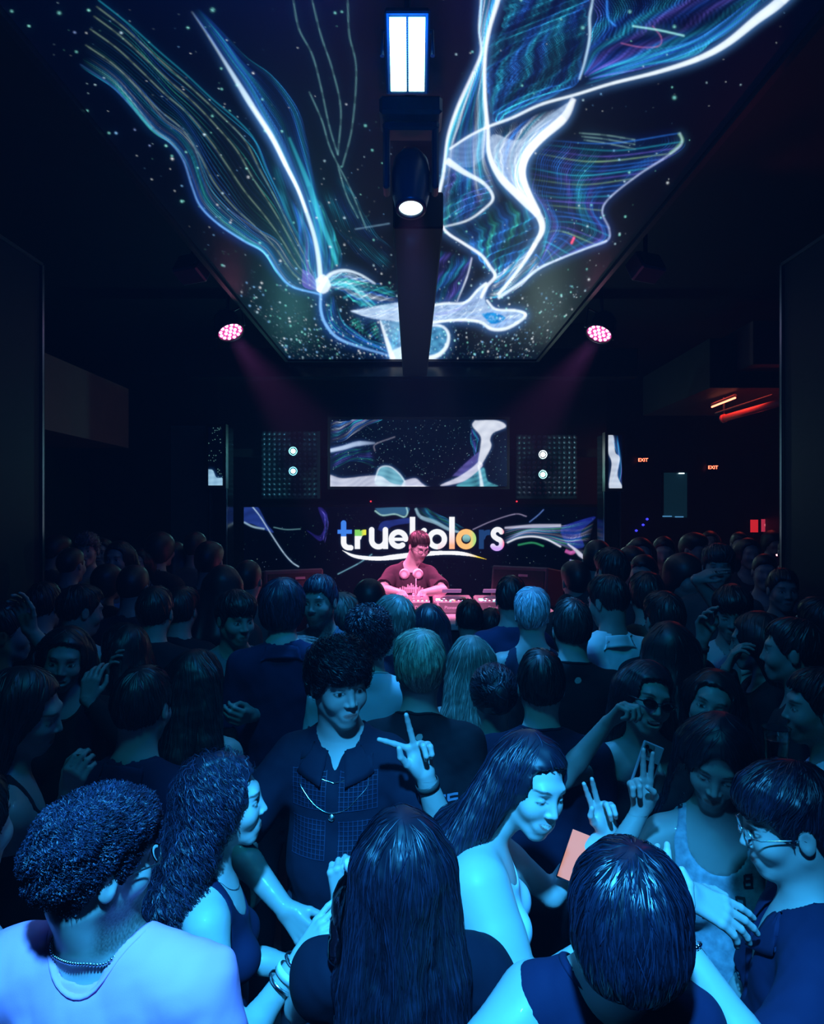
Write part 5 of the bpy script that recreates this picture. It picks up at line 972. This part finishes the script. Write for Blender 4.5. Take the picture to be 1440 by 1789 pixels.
# ---- second row
h3 = person('tall curly-haired man facing us in a dark lace polo with chains', 592, 1194, 2.14, yaw=152, body=186, pitch=6, roll=3, s=1.04, lod=0, hair='curly', hc=(.012, .011, .02), curl=2, dens=9000, hv=.75, top='polo', tc=(.006, .009, .025), seed=8, width=.95, skin=.9, necks=[(.075, .11, .0018, 'silver', .0, .02), (.085, .17, .0016, 'silver', .011, .01)], armL=A(741, 1352, 2.02, fd=(-.22, -.1, 1), bn=(-.2, .9, .1), curl=[(15, [-.95, -.05, .0, .05]), 3, 6, 74, 76], elbow=(.5, 0, -1)), armR=A(500, 1590, 2.0, elbow=(-1, 0, -.4)))
wristband(h3['root'], h3, -1, .86, 'watch')
h22 = person('person with bleached layered hair seen from behind, black printed tee', 733, 1172, 2.42, yaw=-4, body=4, pitch=4, lod=0, hair='mop', hc=(.62, .66, .54), dens=8000, hv=1.5, top='tee', tc=(.012, .013, .02), seed=9)
h8 = person('woman with dark fringe looking down in a patterned halter top', 1252, 1330, 1.95, yaw=205, body=195, pitch=20, roll=-8, lod=0, fem=True, hair='fringe', hc=(.014, .014, .03), L=.18, dens=7000, hv=1.1, top='tank', tc=M('pattern_fabric', (.02, .03, .06), rough=.7, noise=(38, (.55, .65, .75))), seed=10, lidded=True, skin=.62, armR=A(1122, 1412, 1.9, fd=(-.1, -.1, 1), bn=(.1, .9, .1), curl='peace', elbow=(-.5, 0, -1)), armL=A(1200, 1340, 2.15, fd=(.1, 0, 1), bn=(0, .8, .2), curl='relax', elbow=(1, .3, -1)))
h9 = person('smiling woman with dark sunglasses raising a ringed hand', 1128, 1220, 2.42, yaw=172, body=190, pitch=-2, roll=-14, lod=0, fem=True, hair='long', hc=(.02, .016, .03), L=.3, dens=6000, hv=1.0, part=-.02, top='strapless', tc=(.008, .009, .014), seed=11, smile=2, glasses='sun', skin=.7, armR=A(1062, 1262, 2.28, fd=(.55, -.2, .75), bn=(-.6, .6, .5), curl='pinch', elbow=(-1, -.2, -1)), armL=A(1150, 1400, 2.25, fd=(-.15, 0, 1), curl='hold', elbow=(1, 0, -1)))
h12 = person('woman at the left edge in a black top with a bead strap', 42, 1245, 1.98, yaw=78, body=60, pitch=14, roll=8, lod=1, fem=True, hair='long', hc=HD, L=.45, dens=5000, top='tank', tc=(.01, .01, .014), seed=12, skin=.6, armR=A(120, 1385, 1.95, curl='hold', elbow=(-1, -.3, -1)), lidded=True)
h16 = person('man seen from behind in a navy collared shirt, short dark hair', 250, 1238, 2.18, yaw=8, body=12, pitch=4, lod=1, hair='short', hc=HD, dens=3500, hv=1.3, top='polo', tc=(.01, .015, .05), seed=13, width=1.1, skin=.8)
h17 = person('woman from behind with waist-long black hair and strappy shoulder', 345, 1195, 2.62, yaw=20, body=10, lod=1, fem=True, hair='long', hc=HD, L=.48, dens=5000, hv=1.25, top='tank', tc=(.01, .01, .014), seed=14, skin=.65)
h10 = person('woman with long hair tilting her head behind the fringed woman', 1243, 1232, 2.5, yaw=205, body=215, pitch=-6, roll=-14, lod=1, fem=True, hair='long', hc=HD, L=.35, dens=3500, top='tank', tc=(.01, .01, .014), seed=15, skin=.6)
h11 = person('man in profile at the right edge in a white shirt', 1432, 1238, 2.25, yaw=-75, body=-60, pitch=0, lod=1, hair='short', hc=HD, dens=2500, top='polo', tc=(.8, .85, .9), seed=16, skin=.62, beard=.5)
h29 = person('dark-haired man seen from behind in a navy crew top, behind the laughing woman', 945, 1200, 2.5, yaw=5, body=8, lod=1, hair='short', hc=HD, dens=3000, hv=1.6, top='tee', tc=(.008, .012, .04), seed=17, width=1.1)
h25 = person('woman from behind with hair gathered in a clip, white top', 862, 1218, 2.7, yaw=-5, body=0, pitch=6, lod=1, fem=True, hair='bun', hc=(.015, .015, .03), dens=3500, hv=1.1, top='tank', tc=WHITE, seed=18, skin=.85)
h24 = person('woman from behind with straight waist-length blonde hair', 822, 1160, 3.12, yaw=-4, body=0, pitch=4, lod=1, fem=True, hair='long', hc=(.3, .34, .3), L=.45, dens=5000, hv=.95, top='tank', tc=WHITE, seed=19, skin=.8)
h23 = person('person from behind in a white ruched tee, dark wavy hair', 645, 1118, 2.95, yaw=-15, body=-4, lod=1, hair='curly', hc=(.02, .02, .045), curl=2, dens=4500, hv=1.2, top='tee', tc=(.7, .78, .85), seed=20, width=1.15)
h19 = person('man from behind in a navy polo with a hand on his shoulder', 496, 1062, 3.0, yaw=12, body=-6, lod=1, hair='bowl', hc=(.02, .025, .06), dens=4500, hv=.8, top='polo', tc=(.012, .02, .07), seed=21, width=1.05)
h20 = person('bearded man turned back towards the navy polo, face in shadow', 558, 1052, 3.35, yaw=195, body=200, lod=1, hair='short', hc=(.02, .025, .06), dens=2500, hv=1.4, top='tee', tc=(.05, .09, .14), beard=.8, seed=22, skin=.5, armR=A(498, 1118, 3.08, fd=(1, .2, -.1), bn=(0, -.5, 1), curl='flat', elbow=(0, .3, -1)))
h18 = person('man with black hair in an open grey overshirt, facing right', 412, 1082, 3.22, yaw=140, body=160, pitch=6, lod=1, hair='mop', hc=HD, dens=3000, hv=1.0, top='shirt', tc=(.15, .17, .18), seed=23, skin=.6, armL=A(440, 1250, 2.85, curl='hold', elbow=(1, 0, -1)))
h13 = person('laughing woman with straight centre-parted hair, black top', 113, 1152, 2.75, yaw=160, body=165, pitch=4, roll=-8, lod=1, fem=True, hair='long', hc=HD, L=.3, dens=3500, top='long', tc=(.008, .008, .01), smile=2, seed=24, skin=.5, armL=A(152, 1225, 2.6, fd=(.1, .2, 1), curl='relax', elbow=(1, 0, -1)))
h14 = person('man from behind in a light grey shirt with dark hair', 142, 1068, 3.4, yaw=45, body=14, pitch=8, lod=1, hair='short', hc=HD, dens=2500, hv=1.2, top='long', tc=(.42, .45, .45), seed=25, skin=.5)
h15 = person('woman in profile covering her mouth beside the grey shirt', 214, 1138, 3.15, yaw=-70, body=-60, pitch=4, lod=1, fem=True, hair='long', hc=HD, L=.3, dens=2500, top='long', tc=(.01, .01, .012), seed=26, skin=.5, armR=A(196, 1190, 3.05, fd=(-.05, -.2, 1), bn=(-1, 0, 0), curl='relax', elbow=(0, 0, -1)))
h26 = person('person from behind with silver-white hair and dark vest', 930, 1075, 3.42, yaw=12, body=6, lod=1, hair='mop', hc=(.5, .6, .7), dens=4000, hv=1.1, top='tank', tc=(.02, .025, .06), seed=27, skin=.8)
h27 = person('man from behind in a black tee next to the silver hair', 999, 1100, 3.0, yaw=2, body=6, lod=1, hair='short', hc=(.02, .025, .03), dens=3500, hv=1.6, top='tee', tc=(.008, .009, .012), seed=28, width=1.12)
h28 = person('man in a crisp white shirt turned left, black hair', 1062, 1052, 3.35, yaw=-35, body=-12, pitch=12, lod=1, hair='short', hc=HD, dens=2500, hv=1.3, top='shirt', tc=(.8, .85, .9), seed=29, skin=.55)
h31 = person('man in a pale open shirt looking down, watch on his wrist', 1280, 1072, 3.25, yaw=205, body=200, pitch=12, lod=1, hair='mop', hc=HD, dens=3000, hv=1.1, top='shirt', tc=(.4, .45, .48), seed=30, skin=.5, lidded=True, armR=A(1228, 1118, 3.05, fd=(0, 0, 1), bn=(-.3, .9, 0), curl='relax', elbow=(-.2, 0, -1)))
wristband(h31['root'], h31, 1, .86, 'watch')
h32 = person('woman with long black hair holding her chin, facing left', 1322, 1122, 2.95, yaw=-60, body=-75, pitch=6, lod=1, fem=True, hair='long', hc=HD, L=.45, dens=3000, hv=1.1, top='long', tc=(.01, .01, .014), seed=31, skin=.5, armR=A(1268, 1170, 2.85, fd=(.4, 0, .9), bn=(-.6, .3, .5), curl='relax', elbow=(0, 0, -1)))
h33 = person('man shading his eyes with a raised forearm', 1255, 992, 3.9, yaw=200, body=205, lod=2, hair='mop', hc=(.03, .03, .04), dens=1500, hv=1.1, top='tee', tc=(.05, .06, .07), seed=32, skin=.6, armL=A(1215, 1012, 3.65, fd=(.9, 0, .4), bn=(0, -.3, 1), curl='flat', elbow=(.4, -.2, -1)))
h34 = person('short-haired man facing us in a dark tee by the right panel', 1368, 1032, 4.0, yaw=190, body=190, lod=2, hair='short', hc=HD, dens=1200, top='tee', tc=(.05, .055, .06), seed=33, skin=.5)
h35 = person('dark-haired person from behind near the right edge, mid crowd', 1428, 1092, 3.3, yaw=-20, body=-10, lod=2, hair='short', hc=HD, dens=1500, hv=1.4, top='tee', tc=(.01, .01, .014), seed=34, skin=.5)
h36 = person('person at the left edge raising one open hand beside the face', 8, 1108, 2.9, yaw=60, body=60, lod=1, hair='short', hc=HD, dens=1500, top='tee', tc=(.02, .02, .03), seed=35, skin=.55, armR=A(52, 1100, 2.8, fd=(-.3, 0, 1), bn=(0, .9, 0), curl='relax', elbow=(0, 0, -1)))
mid = [('dark-haired man whose face is hidden, left of the long black hair', 272, 1072, 3.35, 0, 'short', HD, (.01, .012, .02), 0, 1.3), ('tall person in black from behind, near the open overshirt', 318, 1068, 3.85, 5, 'mop', HD, (.01, .012, .02), 0, 1),
       ('person with pale teal-lit hair from behind, left of the booth', 598, 1080, 3.7, 8, 'mop', (.12, .15, .14), (.02, .03, .06), 0, 1), ('person with wavy light hair from behind below the DJ', 690, 1090, 3.3, -30, 'mop', (.22, .26, .24), (.02, .025, .05), 0, 1.2),
       ('woman with glossy straight black hair from behind below the DJ', 750, 1097, 3.65, 2, 'long', (.01, .012, .03), (.01, .012, .02), 1, 1), ('dark head silhouetted against the booth top', 820, 1084, 4.25, 0, 'short', HD, (.02, .025, .08), 0, 1),
       ('small dark head just right of the silhouetted one', 858, 1098, 4.38, 10, 'short', HD, (.02, .02, .05), 0, 1), ('tall man from behind in navy before the right speaker', 893, 1048, 3.8, 6, 'short', HD, (.025, .035, .11), 0, 1.3),
       ('tall dark-haired man behind the white shirt', 1068, 1000, 3.9, -20, 'mop', HD, (.03, .035, .05), 0, 1.1), ('person in khaki black behind the white shirt, back turned', 1130, 1045, 3.6, 10, 'mop', HD, (.05, .06, .055), 0, 1.1),
       ('broad person in black from behind, centre right', 1160, 1085, 3.25, -5, 'mop', HD, (.008, .008, .012), 0, 1.3), ('woman with dark hair from behind beside the sunglasses woman', 1170, 1140, 2.85, 12, 'long', HD, (.008, .008, .012), 1, 1.1),
       ('person turned left in shadow between the two right-hand couples', 1385, 1140, 2.6, -60, 'short', HD, (.02, .022, .03), 0, 1.1), ('man from behind in teal-lit shadow by the left panel', 78, 1060, 3.7, 10, 'short', HD, (.04, .05, .06), 0, 1.1),
       ('woman with wild curly hair by the left panel', 152, 962, 5.2, 170, 'curly', (.12, .1, .14), (.08, .06, .1), 1, 1.2), ('woman beside the curly hair with bare shoulders', 178, 966, 6.0, 175, 'long', HD, (.06, .05, .08), 1, 1),
       ('woman in a pale blue crop top far left', 207, 978, 4.75, 185, 'long', HD, (.2, .4, .6), 1, 1), ('woman in a strappy dark top far left', 245, 985, 5.8, 190, 'long', HD, (.03, .03, .05), 1, 1)]
for k_, (lb, x_, y_, Y_, yw, hr, hc_, tc_, fm, hv_) in enumerate(mid):
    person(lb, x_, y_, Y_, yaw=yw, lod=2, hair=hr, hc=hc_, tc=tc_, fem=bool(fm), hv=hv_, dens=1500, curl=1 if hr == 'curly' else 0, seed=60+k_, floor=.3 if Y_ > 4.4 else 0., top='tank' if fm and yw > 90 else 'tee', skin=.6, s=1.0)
# ---- far rows, mostly lost in the dark: copies of five figures
def copy_tree(o, parent=None):
    c = o.copy(); sc.collection.objects.link(c); c.parent = parent
    if parent is not None: c.matrix_parent_inverse = o.matrix_parent_inverse.copy()
    for ch in list(o.children): copy_tree(ch, c)
    return c
protos = []
for k_, (hr, fm, tc_) in enumerate((('short', 0, (.03, .03, .04)), ('long', 1, (.06, .04, .05)), ('mop', 0, (.05, .05, .06)), ('bowl', 1, (.02, .02, .03)), ('short', 0, (.12, .12, .13)))):
    protos.append(person('proto', 0, 0, 0, loc3=(0, 0, 1.63), yaw=0, lod=3, hair=hr, hc=HD, tc=tc_, fem=bool(fm), seed=90+k_, top='tee', skin=.55, dens=0)['root'])
far = [(1118, 972, 5.6, 190, 'left of the pink-lit faces beyond the white shirt'), (1160, 968, 6.0, 200, 'the pink-lit face highest among the far right crowd'), (1098, 990, 5.2, 170, 'just right of the stage edge in the far crowd'), (1128, 1006, 4.75, 215, 'in front of the pink-lit faces, far right crowd'),
       (1188, 1010, 4.2, 160, 'beside the man shading his eyes, on his left'), (1305, 968, 5.6, 185, 'in the dark between the bar and the shaded man'), (1335, 1000, 4.7, 200, 'beside the short-haired man by the right panel'), (1205, 962, 6.2, 150, 'far right crowd, above the shaded man'), (1290, 952, 7.0, 190, 'deep in the far right crowd near the bar'),
       (1345, 948, 7.5, 170, 'standing right before the red bar'), (1240, 948, 7.6, 200, 'deep in the dark below the exit sign'), (1375, 965, 6.4, 195, 'against the right panel in the red glow'),
       (92, 965, 5.6, 30, 'by the left panel behind the curly hair'), (118, 990, 4.8, 15, 'in front of the curly hair with the back turned'), (275, 962, 5.9, 20, 'left of the dark column in the far left crowd'), (305, 975, 6.3, -10, 'in the dark below the far left framed panel'), (338, 960, 6.2, 10, 'under the left framed panel near the column'), (362, 985, 5.0, 0, 'next to the left screen column, mid-distance'),
       (228, 1030, 4.2, 5, 'between the light grey shirt and the crop top'), (182, 1020, 4.4, 20, 'behind the light grey shirt'), (388, 1030, 4.15, 0, 'behind the open grey overshirt'), (430, 1018, 4.6, 5, 'in front of the left speaker in shadow'), (1010, 1020, 4.6, -5, 'in front of the right speaker in shadow'), (1045, 985, 4.6, 10, 'at the corner right of the stage'), (645, 1052, 4.3, 0, 'just left below the DJ, very dark'), (575, 1062, 4.75, 6, 'between the left speaker and the DJ')]
for k_, (x_, y_, Y_, yw, wh) in enumerate(far):
    pr = protos[(k_*3+1) % 5]; o = pr if pr.get('used') is None else copy_tree(pr)
    if pr.get('used') is None: pr['used'] = 1
    c = P(x_, y_, Y_); fl = .3 if (abs(c[0]) > 2.6 and c[1] > 5.05 and abs(c[0]) < 6.7) or (abs(c[0]) > 1.75 and 4.31 < c[1] < 5.05) else 0.; o.location = (c[0], c[1], fl); k2 = (c[2]-fl)/1.63; o.scale = (k2, k2, k2); o.rotation_euler = (0, 0, -math.radians(yw)); kd = ('dark-haired person', 'long-haired woman', 'mop-haired person', 'bowl-haired woman', 'short-haired person')[(k_*3+1) % 5]
    tag(o, kd+' '+wh, 'person', None)
for o in [o for o in sc.objects if 'used' in o]: del o['used']
# ---- the DJ, standing at the booth
dj = person('DJ in a black printed tee with headphones round the neck, looking down', 732, 955, 6.15, yaw=152, body=178, pitch=24, lean=(.07, -.02), lod=0, s=1.06, hair='short', hc=(.015, .012, .012), dens=3500, hv=1.7, top='tee', tc=(.05, .03, .045), glasses='black', seed=50, skin=1.0, floor=.45, beard=.2,
            armR=A(702, 1036, 5.72, fd=(.25, -.7, -.5), bn=(-.2, -.1, 1), curl=[25, 24, 26, 30, 32], elbow=(-1, .4, -.2)), armL=A(738, 1036, 5.75, fd=(-.1, -.7, -.5), bn=(.2, -.1, 1), curl=[25, 24, 26, 30, 32], elbow=(1, .4, -.2)))
hp = thing('headphones', dj['B']((0, .04, 0)), 'white over-ear headphones hanging round the DJ neck with a cable', 'headphones'); WP = M('white_plastic', (.8, .72, .76), rough=.35); Bd = dj['B']
MB().tube([Bd((.085*math.sin(t), -.012-.085*math.cos(t), .045-.05*(1-math.cos(t))/2)) for t in np.linspace(-2.3, 2.3, 24)], .011, 10).build('headband', WP, hp, smooth=True)
for sx in (-1, 1):
    c = Bd((sx*.055, .105, -.035)); d_ = dj['Rb'] @ norm([sx*.25, 1, -.1]); e_ = MB().lathe([(0, -.03), (.038, -.03), (.046, -.01), (.046, .012), (.036, .024), (.03, .026), (0, .026)], c, d_, 24).build('ear_cup', WP, hp, smooth=True); MB().lathe([(.02, 0), (.03, .006), (.04, 0)], c+d_*.023, d_, 20, cap=False).build('cup_ring', M('ringw', (.5, .45, .5), rough=.3), e_, smooth=True)
MB().tube(cr([tuple(Bd((-.04, .13, -.07))), tuple(Bd((-.035, .16, -.2))), tuple(Bd((-.05, .2, -.34))), (.12, 5.6, 1.54)], 20), .005, 8).build('cable', WP, hp, smooth=True)
def tee_print(info, name, polys, dz, m, back=False, depth=.14):
    """flat print shapes (x, z in the wearer's frame) pushed onto the shirt's surface"""
    from mathutils.bvhtree import BVHTree
    me = info['shirt'].data; org = np.array(parent_world(info['shirt'])); vs = np.zeros(len(me.vertices)*3, np.float32); me.vertices.foreach_get('co', vs); bt = BVHTree.FromPolygons([tuple(v) for v in (vs.reshape(-1, 3)+org)], [tuple(p.vertices) for p in me.polygons])
    sgn = -1 if back else 1; V, Fs = [], []; dr = info['Rb'] @ np.array([0, -sgn, 0.]); 
    for (x0, z0, x1, z1) in polys:
        nx, nz = max(int(abs(x1-x0)/.006), 1)+1, max(int(abs(z1-z0)/.006), 1)+1; b0 = len(V)
        for i in range(nx):
            for j in range(nz):
                p = info['B']((x0+(x1-x0)*i/(nx-1), sgn*.4, z0+(z1-z0)*j/(nz-1))); h_ = bt.ray_cast(Vector(p), Vector(dr)); V.append(np.array(h_[0])-dr*.0025 if h_[0] else p+dr*.3)
        Fs += [(b0+i*nz+j, b0+(i+1)*nz+j, b0+(i+1)*nz+j+1, b0+i*nz+j+1) for i in range(nx-1) for j in range(nz-1)]
    return mesh_obj(name, V, Fs, m, info['root'])
PR = M('print_white', (.75, .6, .68), rough=.6)
bars = []
for i in range(15): 
    x_ = -.1+i*.0143; t_ = abs(x_)/.1; h_ = .035+.03*((i*7) % 5)/5; bars.append((x_-.0045, -.17-.05*t_*t_-.02, x_+.0055, -.17-.05*t_*t_+h_))
bars += [(-.1, -.21, -.085, -.15), (.085, -.21, .1, -.15), (-.06, -.16, .06, -.145)]
tee_print(dj, 'shirt_print', bars, 0, PR)
def glyph(s_, x0, z0, w_, h_, t):
    G = {'T': [(0, 1-t, 1, 1), (.5-t*.6, 0, .5+t*.6, 1)], 'S': [(0, 1-t, 1, 1), (0, .5, t*1.2, 1), (0, .5-t/2, 1, .5+t/2), (1-t*1.2, 0, 1, .5), (0, 0, 1, t)], 'B': [(0, 0, t*1.5, 1), (0, 1-t, .8, 1), (0, .5-t/2, .85, .5+t/2), (0, 0, .9, t), (.75, .5, .95, .95), (.8, .05, 1, .5)], '-': [(0, .4, 1, .4+t)], 'V': [(0, 0, .2, 1), (.2, 0, .8, .2), (.8, 0, 1, 1)]}[s_]
    return [(x0+a*w_, z0+b*h_, x0+c*w_, z0+d*h_) for a, b, c, d in G]
tee_print(h22, 'lettering', glyph('T', .055, -.235, .04, .045, .22)+glyph('S', .1, -.235, .036, .045, .2), 0, M('print_blue', (.25, .32, .5), rough=.6), back=True)
tee_print(h22, 'small_lettering', glyph('-', .05, -.3, .02, .02, .15)+glyph('V', .075, -.3, .016, .014, .2)+glyph('T', .095, -.3, .014, .014, .25), 0, M('print_blue', (.25, .32, .5), rough=.6), back=True)
tee_print(h8, 'lettering', sum([glyph('B', x0, z0, .026, .034, .16) for x0, z0 in ((-.085, -.13), (-.06, -.18), (-.02, -.215), (.025, -.21), (.06, -.17))], []), 0, M('print_dark', (.01, .012, .02), rough=.6))
# openwork squares on the polo
lace = []
for i in range(2):
    for j in range(2):
        x0, z0 = (-.125, .02)[i], (-.155, -.29)[j]
        for q in range(9): lace += [(x0+q*.013, z0, x0+q*.013+.002, z0+.108), (x0, z0+q*.013, x0+.108, z0+q*.013+.002)]
tee_print(h3, 'lace_panel', lace, 0, M('lace', (.02, .03, .08), rough=.6))
# ---- things in hands
def held(info, side, off=(0, .07, -.03)):
    a = info['arms'][0 if side < 0 else 1]; y = norm(a[4]); z = norm(a[5]-np.dot(a[5], y)*y); x = np.cross(y, z)*(1 if side > 0 else -1); return a[3]+x*off[0]+y*off[1]+z*off[2], x, y, z
c, x, y, z = held(h4, -1, (0, .07, -.03)); b0 = P(606, 1590, 1.4)
wb = thing('water_bottle', b0-np.array([0, 0, .1]), 'clear crumpled plastic water bottle held below the raised fist', 'bottle'); CL = M('clear_plastic', (.9, .96, 1), rough=.06, trans=1.0)
MB().lathe([(0, -.1), (.028, -.1), (.032, -.09), (.032, -.06), (.029, -.052), (.032, -.044), (.032, -.02), (.029, -.012), (.032, -.004), (.032, .03), (.024, .055), (.013, .07), (.013, .085)], b0, (.1, 0, 1), 24, cap=False).build('bottle_body', CL, wb, smooth=True)
MB().lathe([(0, .102), (.013, .102), (.015, .098), (.015, .084), (.013, .083)], b0, (.1, 0, 1), 20, cap=False).build('cap', M('white_plastic', (.8, .72, .76)), wb, smooth=True)
def phone(name_label, c, R_, body, screen=None):
    t = thing('phone', c, name_label, 'phone'); MB().box(c, (.037, .0042, .076), R=R_, bev=.0035).build('phone_body', body, t)
    if screen: MB().box(c+R_ @ np.array([0, -.0047, 0]), (.0335, .0004, .0725), R=R_).build('display', screen, t)
    else:
        MB().box(c+R_ @ np.array([-.016, -.0055, .052]), (.017, .0015, .019), R=R_, bev=.001).build('camera_bump', M('bump', (.3, .3, .33), rough=.3), t)
        for q in ((-.024, .06), (-.024, .044), (-.009, .052)): MB().lathe([(0, .003), (.006, .003), (.0065, 0)], c+R_ @ np.array([q[0], -.007, q[1]]), R_ @ np.array([0, -1, 0]), 14).build('camera_lens', GLS, t)
        MB().box(c+R_ @ np.array([.0, -.0047, -.02]), (.03, .0004, .04), R=R_).build('back_panel', GLS, t)
    return t
phone('phone with a glowing orange-pink screen beside the bowl cut', P(1008, 1498, 1.95), Rhead(12, 52, 18), M('phone_dark', (.02, .02, .03), rough=.3), M('orange_screen', (.1, .05, .04), emis=(1, .4, .22), estr=.62))
phone('pale pink-cased phone with three lenses held by the sunglasses woman', P(1130, 1340, 2.2), Rhead(-8, 8, 24), M('phone_pink', (.8, .6, .72), rough=.35))
cu_ = P(1357, 1302, 2.2); cp = thing('plastic_cup', cu_-np.array([0, 0, .05]), 'clear plastic cup of dark drink near the white-shirted profile', 'cup'); MB().lathe([(0, -.055), (.03, -.055), (.042, .055), (.044, .057), (.041, .055), (.0285, -.052)], cu_, (0, 0, 1), 24, cap=False).build('cup', CL, cp, smooth=True); MB().lathe([(0, -.05), (.028, -.05), (.037, .02), (0, .02)], cu_, (0, 0, 1), 24).build('drink', M('drink', (.03, .02, .02), rough=.1), cp, smooth=True)
